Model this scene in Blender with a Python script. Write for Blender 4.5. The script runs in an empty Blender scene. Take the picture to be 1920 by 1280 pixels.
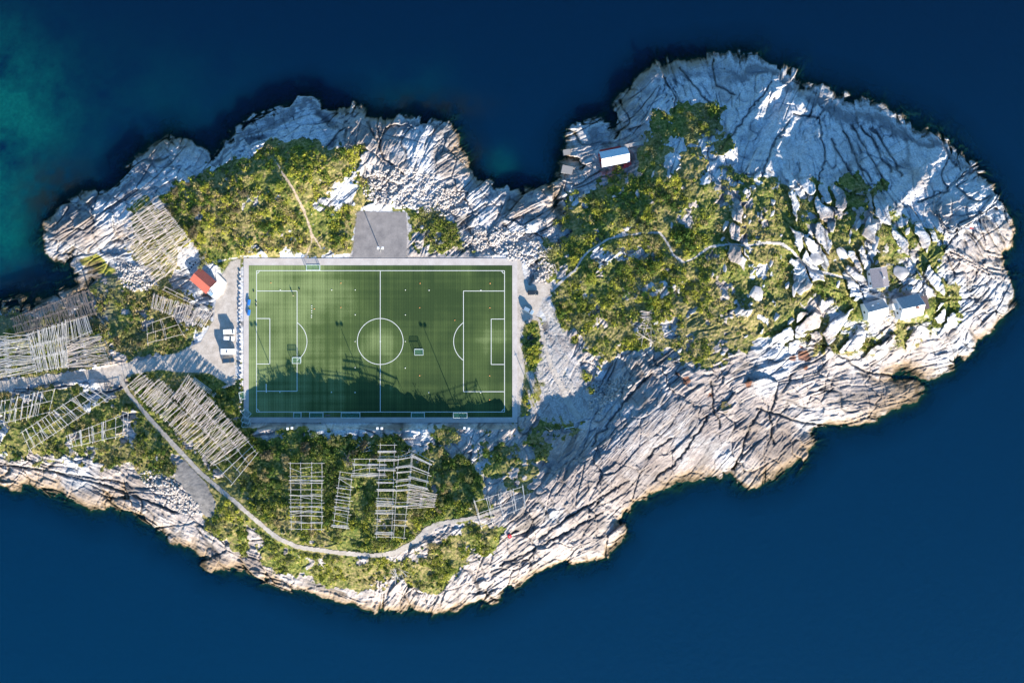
import bpy, math, random
import numpy as np
from mathutils import Vector
random.seed(7)
rng = np.random.default_rng(11)
R = math.radians
scene = bpy.context.scene

# ------------------------------------------------------------------ camera, sky, sun, exposure
S = 0.213            # metres per photo pixel at pitch level
NU, NV = 720.0, 600.0   # the pixel straight below the camera
HC = 1600 * S        # camera height over the pitch
SEA = -4.0
cam_d = bpy.data.cameras.new('camera'); cam = bpy.data.objects.new('camera', cam_d)
scene.collection.objects.link(cam); scene.camera = cam
cam.location = (0, 0, HC); cam.rotation_euler = (0, 0, 0)
cam_d.sensor_width = 36; cam_d.lens = 30.0
cam_d.shift_x = (960 - NU) / 1920; cam_d.shift_y = -(640 - NV) / 1920
cam_d.clip_start = 1; cam_d.clip_end = 20000
SUN_EL = R(19.2); SAZ = Vector((0.377, -0.926)).normalized()
sun_dir = Vector((SAZ.x * math.cos(SUN_EL), SAZ.y * math.cos(SUN_EL), math.sin(SUN_EL)))
world = bpy.data.worlds.new('World'); scene.world = world; world.use_nodes = True
wn = world.node_tree.nodes; wl = world.node_tree.links
sky = wn.new('ShaderNodeTexSky'); sky.sky_type = 'NISHITA'; sky.sun_disc = False
sky.sun_elevation = SUN_EL; sky.sun_rotation = math.atan2(SAZ.x, SAZ.y)
sky.air_density = 2.0; sky.dust_density = 0.3; sky.ozone_density = 4.0
wb = wn.new('ShaderNodeMix'); wb.data_type = 'RGBA'; wb.blend_type = 'MULTIPLY'; wb.inputs[0].default_value = 1   # clear blue northern sky, camera white balance set for the warm sun
wb.inputs[7].default_value = (.66, 1.17, 1.78, 1)
wl.new(sky.outputs[0], wb.inputs[6]); wl.new(wb.outputs[2], wn['Background'].inputs[0]); wn['Background'].inputs[1].default_value = 0.055
sun_l = bpy.data.lights.new('sun', 'SUN'); sun_l.energy = 5.0; sun_l.angle = R(0.5); sun_l.color = (1.0, 0.88, 0.74)
sun = bpy.data.objects.new('sun', sun_l); scene.collection.objects.link(sun)
sun.rotation_euler = sun_dir.to_track_quat('Z', 'Y').to_euler(); sun.location = (0, 0, 200)
scene.view_settings.view_transform = 'Standard'; scene.view_settings.look = 'None'
scene.view_settings.exposure = 1.45; scene.view_settings.gamma = 1

# ------------------------------------------------------------------ basics
def P(u, v, z):
    k = S * (1 - z / HC)
    return ((u - NU) * k, (NV - v) * k, z)

def node_mat(name, col=(.5, .5, .5), rough=.8, metal=0.0, var=0.0, scale=3.0, alpha=None):
    m = bpy.data.materials.new(name); m.use_nodes = True
    nt = m.node_tree; b = nt.nodes['Principled BSDF']
    b.inputs['Roughness'].default_value = rough; b.inputs['Metallic'].default_value = metal
    tc = nt.nodes.new('ShaderNodeTexCoord'); n = nt.nodes.new('ShaderNodeTexNoise')
    n.inputs['Scale'].default_value = scale; n.inputs['Detail'].default_value = 4
    nt.links.new(tc.outputs['Object'], n.inputs['Vector'])
    r = nt.nodes.new('ShaderNodeValToRGB')
    v = var
    r.color_ramp.elements[0].position = .3; r.color_ramp.elements[1].position = .7
    r.color_ramp.elements[0].color = (*[c * (1 - v) for c in col], 1)
    r.color_ramp.elements[1].color = (*[min(1, c * (1 + v)) for c in col], 1)
    nt.links.new(n.outputs['Fac'], r.inputs['Fac']); nt.links.new(r.outputs[0], b.inputs['Base Color'])
    return m

def mesh_np(name, V, F, mat, cols=None, smooth=False):
    """V (n,3), F (m,k) with k 3 or 4"""
    me = bpy.data.meshes.new(name)
    V = np.asarray(V, np.float32); F = np.asarray(F, np.int32)
    me.vertices.add(len(V)); me.vertices.foreach_set('co', V.ravel())
    k = F.shape[1]
    me.loops.add(F.size); me.loops.foreach_set('vertex_index', F.ravel())
    me.polygons.add(len(F)); me.polygons.foreach_set('loop_start', np.arange(0, F.size, k, dtype=np.int32))
    if smooth: me.polygons.foreach_set('use_smooth', np.ones(len(F), bool))
    me.update(calc_edges=True)
    for an, dom, arr in (cols or []):
        a = me.attributes.new(an, 'FLOAT_COLOR', dom); a.data.foreach_set('color', np.asarray(arr, np.float32).ravel())
    me.materials.append(mat)
    return me

def link(name, me, parent=None):
    o = bpy.data.objects.new(name, me); scene.collection.objects.link(o)
    if parent: o.parent = parent
    return o

def tag(o, label=None, cat=None, group=None, kind=None):
    if label: o['label'] = label
    if cat: o['category'] = cat
    if group: o['group'] = group
    if kind: o['kind'] = kind
    return o

def empty(name, loc, rz, label, cat, group=None):
    o = bpy.data.objects.new(name, None); scene.collection.objects.link(o)
    o.location = loc; o.rotation_euler = (0, 0, rz); o.empty_display_size = .5
    return tag(o, label, cat, group)

class MB:
    def __init__(s): s.v = []; s.f = []
    def add(s, vs, fs):
        b = len(s.v); s.v += [tuple(x) for x in vs]; s.f += [tuple(b + i for i in f) for f in fs]
    def box(s, c, d, rz=0.0, taper=0.0):
        cx, cy, cz = c; dx, dy, dz = [x / 2 for x in d]; cr, sr = math.cos(rz), math.sin(rz); vs = []
        for k in (-1, 1):
            t = 1 - (taper if k > 0 else 0)
            for a, b in ((-1, -1), (1, -1), (1, 1), (-1, 1)):
                x, y = a * dx * t, b * dy * t
                vs.append((cx + x * cr - y * sr, cy + x * sr + y * cr, cz + k * dz))
        s.add(vs, [(3, 2, 1, 0), (4, 5, 6, 7), (0, 1, 5, 4), (1, 2, 6, 5), (2, 3, 7, 6), (3, 0, 4, 7)])
    def tube(s, p, q, r, r2=None, n=5):
        p = Vector(p); q = Vector(q); d = (q - p)
        if d.length < 1e-6: return
        d.normalize(); a = d.orthogonal().normalized(); b = d.cross(a); r2 = r if r2 is None else r2; vs = []
        for c, rr in ((p, r), (q, r2)):
            for i in range(n):
                t = 2 * math.pi * i / n; vs.append(c + a * (rr * math.cos(t)) + b * (rr * math.sin(t)))
        s.add(vs, [(i, (i + 1) % n, n + (i + 1) % n, n + i) for i in range(n)] + [tuple(range(n - 1, -1, -1)), tuple(range(n, 2 * n))])
    def loft(s, rings, cap=True):
        n = len(rings[0]); vs = [p for r in rings for p in r]; fs = []
        for k in range(len(rings) - 1):
            for i in range(n):
                j = (i + 1) % n; fs.append((k * n + i, k * n + j, (k + 1) * n + j, (k + 1) * n + i))
        if cap: fs += [tuple(range(n - 1, -1, -1)), tuple(range((len(rings) - 1) * n, len(rings) * n))]
        s.add(vs, fs)
    def mesh(s, name, mat, smooth=False):
        me = bpy.data.meshes.new(name); me.from_pydata(s.v, [], s.f); me.materials.append(mat)
        if smooth:
            for p in me.polygons: p.use_smooth = True
        return me
    def build(s, name, mat, parent=None, smooth=False):
        return link(name, s.mesh(name, mat, smooth), parent)

# ------------------------------------------------------------------ numpy noise
def h2(ix, iy, seed):
    n = (ix.astype(np.int64) * 374761393 + iy.astype(np.int64) * 668265263 + seed * 982451653) & 0xffffffff
    n = ((n ^ (n >> 13)) * 1274126177) & 0xffffffff
    n = ((n ^ (n >> 16)) * 2246822519) & 0xffffffff
    return ((n ^ (n >> 15)) & 0xffffff) / float(0xffffff)
def vnoise(x, y, seed=0):
    ix = np.floor(x); iy = np.floor(y); fx = x - ix; fy = y - iy
    fx = fx * fx * (3 - 2 * fx); fy = fy * fy * (3 - 2 * fy)
    a = h2(ix, iy, seed); b = h2(ix + 1, iy, seed); c = h2(ix, iy + 1, seed); d = h2(ix + 1, iy + 1, seed)
    return ((a + (b - a) * fx) * (1 - fy) + (c + (d - c) * fx) * fy) * 2 - 1
def fbm(x, y, o=4, seed=0, g=.5):
    r = 0; a = 1; t = 0
    for i in range(o):
        r = r + a * vnoise(x, y, seed + i * 17); t += a; a *= g
        x, y = (x * 1.62 - y * 1.18) + 3.1, (x * 1.18 + y * 1.62) - 7.7
    return r / t
def voro(x, y, seed=0, j=.9):
    ix = np.floor(x); iy = np.floor(y)
    f1 = np.full(x.shape, 9.0); f2 = f1.copy(); cid = np.zeros(x.shape); dx1 = f1.copy(); dy1 = f1.copy()
    for a in (-1, 0, 1):
        for b in (-1, 0, 1):
            cx = ix + a; cy = iy + b
            px = cx + .5 + (h2(cx, cy, seed) - .5) * j; py = cy + .5 + (h2(cx, cy, seed + 5) - .5) * j
            dx = x - px; dy = y - py; d = np.sqrt(dx * dx + dy * dy)
            m = d < f1
            f2 = np.where(m, f1, np.minimum(f2, d)); f1 = np.where(m, d, f1)
            cid = np.where(m, h2(cx, cy, seed + 9), cid); dx1 = np.where(m, dx, dx1); dy1 = np.where(m, dy, dy1)
    return f1, f2, cid, dx1, dy1
def sst(x, a, b):
    t = np.clip((x - a) / (b - a), 0, 1); return t * t * (3 - 2 * t)
def poly_sdf(U, V, poly):
    """positive inside, pixels"""
    p = np.asarray(poly, float); inside = np.zeros(U.shape, bool); d2 = np.full(U.shape, 1e12)
    n = len(p)
    for i in range(n):
        ax, ay = p[i]; bx, by = p[(i + 1) % n]; ex, ey = bx - ax, by - ay
        t = np.clip(((U - ax) * ex + (V - ay) * ey) / (ex * ex + ey * ey + 1e-9), 0, 1)
        d2 = np.minimum(d2, (U - ax - t * ex) ** 2 + (V - ay - t * ey) ** 2)
        c = ((ay > V) != (by > V)) & (U < (bx - ax) * (V - ay) / (by - ay + 1e-12) + ax)
        inside ^= c
    d = np.sqrt(d2); return np.where(inside, d, -d)
def line_d(U, V, pl):
    p = np.asarray(pl, float); d2 = np.full(U.shape, 1e12); w = np.zeros(U.shape)
    for i in range(len(p) - 1):
        ax, ay = p[i][:2]; bx, by = p[i + 1][:2]; ex, ey = bx - ax, by - ay
        t = np.clip(((U - ax) * ex + (V - ay) * ey) / (ex * ex + ey * ey + 1e-9), 0, 1)
        q = (U - ax - t * ex) ** 2 + (V - ay - t * ey) ** 2
        if p.shape[1] > 2: w = np.where(q < d2, p[i][2] + t * (p[i + 1][2] - p[i][2]), w)
        d2 = np.minimum(d2, q)
    return np.sqrt(d2), w

# ------------------------------------------------------------------ traced layout (photo pixels)
COAST = [(-400,560),(-10,575),(15,565),(45,552),(75,545),(100,540),(130,530),(150,515),(140,497),(110,490),(88,475),(78,450),(85,420),(105,400),(125,372),(150,364),(175,357),(200,362),(225,347),(238,330),(235,312),(247,300),(265,285),(290,266),(320,252),(345,256),(370,270),(390,280),(397,297),(405,280),(425,265),(440,250),(445,235),(465,225),(480,215),(500,205),(515,198),(540,190),(560,183),(585,180),(600,190),(605,202),(640,200),(660,195),(675,205),(690,215),(720,214),(745,212),(780,215),(810,222),(840,222),(855,240),(860,265),(870,290),(880,315),(895,335),(915,345),(925,362),(940,358),(965,352),(1000,352),(1022,352),(1035,365),(1043,392),(1051,402),(1048,380),(1038,355),(1045,330),(1052,310),(1050,290),(1058,265),(1075,240),(1100,225),(1125,215),(1140,212),(1150,240),(1149,205),(1155,190),(1165,175),(1185,160),(1195,140),(1215,125),(1235,112),(1250,118),(1262,122),(1280,112),(1310,103),(1345,103),(1385,100),(1420,102),(1430,115),(1460,127),(1483,125),(1500,150),(1512,160),(1540,160),(1570,170),(1600,180),(1625,190),(1650,195),(1680,210),(1715,222),(1745,235),(1775,255),(1790,270),(1808,290),(1830,315),(1850,335),(1870,370),(1885,392),(1900,410),(1903,430),(1898,455),(1885,475),(1885,500),(1897,520),(1898,545),(1893,575),(1878,600),(1855,630),(1820,660),(1790,685),(1760,703),(1745,710),(1720,706),(1700,700),(1730,725),(1732,735),(1715,750),(1680,770),(1640,785),(1600,795),(1570,800),(1530,800),(1520,806),(1538,822),(1530,835),(1510,860),(1490,880),(1460,898),(1430,905),(1400,910),(1380,905),(1370,893),(1330,895),(1290,905),(1250,915),(1215,930),(1180,955),(1162,975),(1165,1000),(1150,1020),(1130,1045),(1090,1058),(1060,1058),(1020,1070),(980,1090),(940,1115),(900,1130),(850,1140),(800,1148),(760,1148),(720,1145),(680,1140),(640,1130),(600,1120),(560,1105),(520,1090),(480,1075),(430,1068),(400,1062),(380,1045),(350,1025),(320,1015),(290,990),(260,975),(230,965),(210,945),(195,960),(170,960),(140,945),(110,930),(80,920),(50,905),(30,912),(5,905),(-10,900),(-400,860)]
HPTS = [(150,430,4),(110,450,2.5),(200,400,4),(270,330,4.5),(330,300,5),(360,330,7.5),(300,420,6.5),(330,470,5),(385,527,4.1),(400,400,8),(440,330,9.5),(430,430,7),(480,280,8.5),(520,240,6),(560,300,12),(520,380,9),(560,440,6),(640,300,11.5),(620,380,7),(650,440,5),(590,478,4.3),(700,270,7),(760,260,5.5),(820,260,4.5),(720,350,6),(780,350,4),(710,400,4.3),(850,330,4.5),(850,400,4),(900,400,4.5),(920,440,4),(980,400,5),(1010,430,5),(960,470,4),(820,450,4.1),(150,500,1),(180,490,.8),(230,500,2.2),(260,520,3),(220,560,2),(150,560,1.5),(270,600,3),(330,600,3.5),(100,600,2.5),(50,570,1.5),(30,640,3),(100,660,3),(180,640,3),(0,720,3),(120,705,3.3),(230,690,3.6),(300,680,4),(400,640,4),(420,700,4),(0,800,5.5),(80,780,5),(180,780,5.5),(240,760,4.2),(150,850,6),(50,850,5.5),(250,850,6.5),(300,800,5.5),(330,880,6.5),(380,930,7),(250,920,4),(100,890,3.5),(330,960,4.5),(400,980,6),(300,730,4),(370,780,4.8),(430,840,6),(450,900,8),(430,950,8.5),(480,850,9),(520,840,11),(600,840,12.5),(650,840,12),(700,842,11.5),(760,842,11),(820,845,9.5),(880,855,9.3),(940,862,10.2),(560,900,11.5),(570,980,10.5),(700,900,11.5),(800,900,11.5),(680,980,11),(790,980,11.5),(880,975,12.5),(940,950,13),(600,1040,9.5),(700,1050,10),(800,1010,11),(520,1020,8.5),(480,970,9),(560,1070,6),(650,1090,6),(760,1090,7),(860,1060,9),(930,1030,10),(1000,1000,10.5),(1050,945,12.5),(1000,945,13.5),(480,1030,5),(430,1010,6),
(1000,862,10.8),(1050,832,7.2),(1080,850,11),(1090,800,5.5),(1130,770,7),(1170,740,8.5),(1150,820,12),(1120,885,13.5),(1210,770,12.5),(1260,735,12.5),(1060,900,13),(960,905,11.5),(1300,700,12),(1150,715,5.5),(1125,690,4.8),(1200,690,9),(1250,670,11),(1300,640,12),(1200,880,7.5),(1300,830,8),(1250,890,3.5),(1350,760,9.5),(1350,860,4),(1440,760,8),(1420,840,5),(1480,820,4),(1490,870,2),(1540,760,5.5),(1600,740,4.5),(1680,745,2.5),(1500,700,9),(1420,690,11),(1600,695,4.5),(1530,650,9),(1650,692,2.5),(1700,698,.8),(1000,560,4),(990,640,4),(1030,700,4.2),(1060,750,4.0),(1090,640,5.2),(1060,580,4.8),(1040,800,4.3),(1100,725,4.6),
(1060,450,6),(1100,500,8),(1150,480,9),(1150,560,9),(1100,400,7),(1090,330,3.8),(1150,400,9),(1150,310,3.6),(1090,260,2),(1200,250,8),(1180,200,5),(1240,160,5),(1250,220,9.5),(1300,140,4),(1300,200,9.5),(1350,250,11.5),(1400,130,3.5),(1400,190,7),(1440,250,11.5),(1480,180,6),(1460,330,18.5),(1380,340,17.5),(1300,330,16),(1250,300,14),(1300,430,14),(1230,430,11),(1240,520,11),(1330,520,14),(1400,430,18),(1500,420,21),(1400,570,15),(1320,590,12),(1540,320,14),(1520,250,9),(1560,210,6),(1620,260,7),(1600,340,14),(1620,420,20),(1600,500,19),(1680,330,12),(1700,270,6.5),(1750,330,10.5),(1780,400,15),(1850,400,10.5),(1840,450,12),(1740,480,18),(1820,520,12),(1700,540,16),(1650,570,15),(1560,580,15),(1480,580,15),(1480,500,17),(1620,630,11),(1550,640,10),(1700,620,11),(1780,600,9.5),(1720,670,5),(1840,580,7),(1450,640,12),(1380,640,12),(1640,520,17.5),
(-150,700,3),(-300,700,3),(-200,800,5),(300,150,4),(900,200,3),(1050,100,4),(1600,60,5),(1900,200,6),(1800,800,3),(1400,1050,3),(900,1250,3),(300,1150,3),(0,1050,3),(0,350,3)]
DIRS = [(150,430,38),(300,320,38),(380,290,60),(500,240,12),(600,230,14),(700,260,62),(780,280,58),(840,320,35),(900,380,40),(990,400,28),(1100,260,15),(1200,180,42),(1300,130,-70),(1400,160,-78),(1450,220,62),(1500,200,65),(1560,250,-62),(1650,300,-60),(1750,330,-64),(1800,380,30),(1850,450,-60),(1800,540,40),(1870,600,55),(1700,420,-62),(1600,480,-60),(1500,400,-70),(1400,420,65),(1500,590,55),(1600,620,40),(1720,680,18),(1500,680,18),(1600,740,3),(1420,720,25),(1440,860,50),(1350,760,40),(1250,800,44),(1150,860,46),(1080,930,50),(1000,1000,40),(1100,1030,33),(950,1080,32),(860,1100,42),(780,1115,58),(650,1100,-15),(520,1060,-22),(400,1020,-28),(300,960,-30),(150,900,-26),(0,870,-20),(1050,830,60),(900,860,45),(700,815,-8),(560,815,12),(50,590,20),(0,575,22),(200,560,15),(1240,650,35),(1320,650,15),(1160,710,60)]
VEG = [([(300,370),(350,350),(390,335),(415,300),(440,300),(470,292),(510,270),(540,278),(590,270),(640,285),(690,300),(655,330),(690,350),(695,375),(665,400),(662,476),(610,482),(460,479),(430,492),(400,497),(375,482),(350,430),(325,400)],.82),
([(665,388),(760,390),(800,395),(840,400),(858,440),(890,470),(885,480),(765,481),(765,400),(690,398)],.6),
([(255,560),(275,545),(395,585),(402,608),(340,655),(240,674),(212,650),(185,585),(175,560),(205,545),(240,550)],.72),
([(-400,600),(50,600),(170,560),(200,640),(212,682),(60,708),(-400,715)],.85),([(262,385),(330,400),(352,470),(300,520),(262,500),(240,440)],.85),([(170,540),(235,520),(300,530),(400,580),(395,600),(280,580),(200,585)],.72),
([(-400,745),(0,740),(60,726),(150,716),(213,718),(240,750),(300,833),(350,880),(330,890),(290,880),(220,878),(130,858),(60,858),(0,848),(-400,860)],.66),
([(236,705),(300,697),(350,702),(400,712),(440,718),(454,760),(454,800),(480,828),(560,828),(620,838),(700,835),(760,845),(820,845),(870,855),(900,890),(905,960),(870,970),(800,972),(765,1010),(700,1035),(600,1022),(530,1002),(470,930),(400,868),(330,800),(270,740)],.95),
([(400,940),(440,955),(480,1015),(540,1040),(640,1052),(720,1055),(800,1040),(850,1005),(900,985),(930,1000),(925,1030),(870,1055),(850,1090),(800,1108),(740,1095),(680,1098),(620,1092),(560,1078),(500,1058),(440,1020),(392,985)],.74),
([(800,797),(970,797),(1040,785),(1110,775),(1100,812),(1050,832),(1010,870),(990,940),(940,905),(900,890),(870,850),(820,825)],.38),
([(975,600),(1012,598),(1022,650),(1015,690),(998,700),(1010,720),(985,770),(976,765),(974,680)],.75),
([(1065,600),(1100,640),(1115,700),(1105,740),(1085,700),(1075,650)],.5),
([(1040,450),(1055,400),(1062,360),(1100,335),(1130,315),(1190,322),(1205,280),(1222,210),(1270,192),(1340,205),(1372,260),(1365,290),(1420,300),(1460,335),(1500,350),(1560,342),(1610,330),(1650,350),(1640,380),(1680,400),(1650,430),(1705,440),(1690,470),(1640,480),(1600,490),(1560,520),(1520,560),(1500,600),(1420,590),(1440,622),(1400,660),(1330,685),(1260,660),(1220,640),(1190,650),(1125,690),(1090,640),(1060,600),(1040,570),(1045,540),(1020,510),(1012,470),(1030,450)],.67),
([(1440,620),(1530,640),(1600,600),(1650,640),(1760,600),(1800,560),(1812,590),(1740,640),(1680,655),(1620,680),(1560,665),(1480,640)],.48),
([(1718,430),(1760,440),(1758,512),(1735,520),(1728,470)],.8),([(1765,530),(1792,560),(1785,590),(1752,565)],.85),([(1670,520),(1730,545),(1725,555),(1680,560)],.8)]
ROCKPATCH = [[(590,385),(650,330),(700,345),(660,385),(610,392)],[(1368,300),(1400,190),(1500,180),(1490,350),(1430,330)],[(1130,305),(1185,295),(1190,318),(1130,330)]]
LOT = [(-400,745),(0,735),(60,720),(130,711),(200,712),(222,722),(240,702),(300,693),(340,698),(395,700),(430,722),(441,722),(444,600),(452,484),(432,490),(412,520),(405,560),(400,600),(375,640),(330,662),(260,676),(200,688),(100,702),(0,714),(-400,725)]
EASTLOT = [(968,484),(976,486),(984,525),(990,535),(1020,528),(1040,535),(1030,552),(1018,560),(1010,585),(1000,600),(985,600),(975,640),(985,690),(975,780),(968,785)]
PAD = [(669,396),(762,398),(764,440),(762,484),(660,484),(664,440)]
SCREE = [(1008,560),(1035,560),(1060,620),(1085,680),(1100,730),(1112,780),(1060,795),(1030,800),(990,770),(985,700),(1005,690),(1018,650)]
GRAVELPATCH = [(330,870),(345,862),(385,905),(405,940),(400,972),(385,970),(350,925),(328,893)]
ROAD_S = [(225,706,8),(240,735,8),(262,762,8),(290,795,8),(330,838,9),(375,885,8),(410,915,8),(440,940,8),(480,975,8),(520,1008,9),(560,1025,9),(640,1036,9),(700,1041,9),(740,1036,10),(780,1015,13),(800,995,16),(820,982,10),(860,975,8),(900,968,8),(935,955,6),(965,945,4)]
TRACK = [(515,298,3),(530,325,4),(550,355,5),(570,395,5),(582,430,5),(585,450,4),(578,470,5),(573,484,6)]
TRACK2 = [(582,430,3),(592,450,4),(602,465,3)]
RUTS = [[(168,592,4),(188,618,4),(202,650,4),(209,686,4)],[(178,586,4),(200,613,4),(213,648,4),(219,684,4)]]
FOOT = [(1035,545,6),(1055,525,5),(1080,505,5),(1090,485,5),(1105,470,4),(1140,448,4),(1180,440,3),(1215,436,4),(1237,436,4),(1250,452,4),(1262,478,4),(1282,492,4),(1300,485,4),(1330,463,5),(1365,458,4),(1400,460,4),(1440,455,5),(1465,457,5),(1485,470,5),(1500,488,5),(1520,505,5),(1560,515,5),(1600,524,4),(1625,532,4)]
STRK = [(985,590,4),(1010,600,4),(1020,640,5),(1032,685,8),(1055,730,13),(1072,765,16),(1085,780,12)]
FOOT2 = [(1150,445,3),(1180,430,3),(1190,410,3)]
STRIP = [(380,498,3),(400,492,4),(430,485,3),(470,479,2),(520,478,1),(580,478,1)]
RUST = [(1508,666,13),(1487,672,7),(1511,690,5),(1504,652,5),(1287,712,8),(1262,693,4),(1403,718,7),(1334,742,5),(1270,700,4)]
ALGAE = [(146,486),(180,475),(198,484),(203,500),(218,507),(205,514),(186,512),(172,499),(152,499)]

# coarse fields ------------------------------------------------------
CU = np.arange(-420, 2000, 4.0); CV = np.arange(-40, 1340, 4.0)
GU, GV = np.meshgrid(CU, CV)
dcoast = poly_sdf(GU, GV, COAST)
hp = np.array(HPTS, float); c2 = 22.0 ** 2
def phi(r2): return np.sqrt(r2 + c2)
A = phi((hp[:, None, 0] - hp[None, :, 0]) ** 2 + (hp[:, None, 1] - hp[None, :, 1]) ** 2)
n = len(hp); M = np.zeros((n + 1, n + 1)); M[:n, :n] = A + np.eye(n) * 2.0; M[:n, n] = 1; M[n, :n] = 1
w = np.linalg.solve(M, np.append(hp[:, 2], 0))
Hc = np.full(GU.shape, w[n])
for i in range(n): Hc += w[i] * phi((GU - hp[i, 0]) ** 2 + (GV - hp[i, 1]) ** 2)
dd = np.array(DIRS, float); cs = np.zeros(GU.shape); sn = np.zeros(GU.shape)
for u_, v_, a_ in dd:
    k = 1 / ((GU - u_) ** 2 + (GV - v_) ** 2 + 400) ** 1.5
    cs += k * math.cos(R(2 * a_)); sn += k * math.sin(R(2 * a_))
def samp(F, U, V):
    x = np.clip((U - CU[0]) / 4.0, 0, len(CU) - 1.001); y = np.clip((V - CV[0]) / 4.0, 0, len(CV) - 1.001)
    i = x.astype(int); j = y.astype(int); fx = x - i; fy = y - j
    return (F[j, i] * (1 - fx) + F[j, i + 1] * fx) * (1 - fy) + (F[j + 1, i] * (1 - fx) + F[j + 1, i + 1] * fx) * fy
vegc = np.full(GU.shape, -99.0); vegden = np.zeros(GU.shape)
for pl, den in VEG:
    s_ = poly_sdf(GU, GV, pl); vegden = np.where(s_ > vegc, den, vegden); vegc = np.maximum(vegc, s_)
_rd, _ = line_d(GU, GV, ROAD_S[1:12]); _rb = 17 - _rd; vegden = np.where(_rb > vegc, .8, vegden); vegc = np.maximum(vegc, _rb)
for pl in ROCKPATCH: vegc = np.minimum(vegc, -poly_sdf(GU, GV, pl))
PX0, PX1, PY0, PY1 = 457.5, 969.5, 484.5, 792.0
dpitch = poly_sdf(GU, GV, [(PX0, PY0), (PX1, PY0), (PX1, PY1), (PX0, PY1)])
dlot = np.maximum(poly_sdf(GU, GV, LOT), poly_sdf(GU, GV, EASTLOT))
dpad = poly_sdf(GU, GV, PAD); dscr = poly_sdf(GU, GV, SCREE); dgp = poly_sdf(GU, GV, GRAVELPATCH); dalg = poly_sdf(GU, GV, ALGAE)
def ribbon(pl):
    d, w_ = line_d(GU, GV, pl); return w_ / 2 + .0 - d
droad = ribbon(ROAD_S); dtrk = np.maximum(ribbon(TRACK), ribbon(TRACK2)); drut = np.maximum(ribbon(RUTS[0]), ribbon(RUTS[1]))
dfoot = np.maximum(ribbon(FOOT), ribbon(FOOT2)); dstrip = ribbon(STRIP); dstk = ribbon(STRK)

# fine grid ------------------------------------------------------------
def axis(a, b, st, lo, hi):
    return np.concatenate([np.arange(lo, a, 10.0), np.arange(a, b, st), np.arange(b, hi, 10.0)])
UU = axis(-24, 1930, 1.3, -400, 1990); VV = axis(82, 1166, 1.3, 20, 1240)
U, V = np.meshgrid(UU, VV)
wob = fbm(U / 22, V / 22, 4, 3); wob2 = fbm(U / 6, V / 6, 3, 31)
dc = samp(dcoast, U, V) + wob * 8 + wob2 * 3.4
hb = np.maximum(samp(Hc, U, V), .7)
ang = .5 * np.arctan2(samp(sn, U, V), samp(cs, U, V))
dv = samp(vegc, U, V); den = samp(vegden, U, V)
patch = fbm(U / 34, V / 34, 5, 77) * 1.5 + fbm(U / 8, V / 8, 4, 99) * .7
veg = sst(np.clip(dv, -34, 9) / 34 + patch * .62 + (den - .66) * 1.1, -.09, .09)
veg *= (dc > 9)
ZE = poly_sdf(GU, GV, [(1370,300),(1640,350),(1770,430),(1780,520),(1810,600),(1720,665),(1560,682),(1440,650),(1380,580),(1330,520),(1360,400)])
ze = sst(samp(ZE, U, V) + wob * 14, -10, 25)
fl = V + wob * 20 > 560; ZI = ze > .01; slab = np.zeros(U.shape); shh = np.zeros(U.shape)
_x = U[ZI] + wob[ZI] * 9 + wob2[ZI] * 1.6; _y = V[ZI] + fbm(U[ZI] / 24, V[ZI] / 24, 3, 82) * 9
def _vz(a, c1, c2, sd): return voro((_x * math.cos(a) - _y * math.sin(a)) / c1, (-_x * math.sin(a) - _y * math.cos(a)) / c2, sd, .95)
_A = _vz(R(-66), 58, 24, 83); _B = _vz(R(50), 60, 27, 84)
_v1, _v2, _id, _dx, _dy = [np.where(fl[ZI], b_, a_) for a_, b_ in zip(_A, _B)]
_n = fbm(_x / 60, _y / 60, 2, 87); _t = sst(_v2 - _v1 - .10 * _n + wob2[ZI] * .04, .10, .20); _rk = ((_id + .35 * _n) > np.where(U[ZI] > 1480, np.where(fl[ZI], .36, .48), .62)) * 1.0
slab[ZI] = _t * _rk * ze[ZI]; shh[ZI] = slab[ZI] * (1.0 + 1.3 * _id + _dx * ((_id * 7.7) % 1 - .3) * 2.0 + _dy * ((_id * 17.7) % 1 - .5) * 3.2) - .3 * (1 - _t) * ze[ZI]
veg = np.clip(veg * (1 - slab) + (1 - slab) * ze * (.75 + .7 * patch) * (den > 0) * (U > 1440) * (dv > -45), 0, 1)
jag = wob2 * 1.2
g_lot = np.maximum(samp(dlot, U, V), samp(dpad, U, V)) + jag
g_road = samp(droad, U, V) + jag; g_trk = samp(dtrk, U, V) + jag; g_rut = samp(drut, U, V) + jag * .3
g_foot = samp(dfoot, U, V) + jag * .8; g_strip = samp(dstrip, U, V) + jag * 1.4
g_scr2 = samp(dstk, U, V) + wob * 3 + jag * 1.5; g_scr = samp(dscr, U, V) + wob * 7 + wob2 * 3; g_gp = samp(dgp, U, V) + wob * 4
g_p = samp(dpitch, U, V)
flat = np.maximum.reduce([sst(g_lot, -5, 1), sst(g_road, -4, 0), sst(g_trk, -3, 0) * .8, sst(g_foot, -2, .5) * .8, sst(g_rut, -2, 0) * .5, sst(g_scr, -6, 6) * .8, sst(g_scr2, -5, 1) * .95, sst(g_gp, -4, 4) * .9])
flat = np.maximum(flat, sst(g_p, -5, -1))
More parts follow.
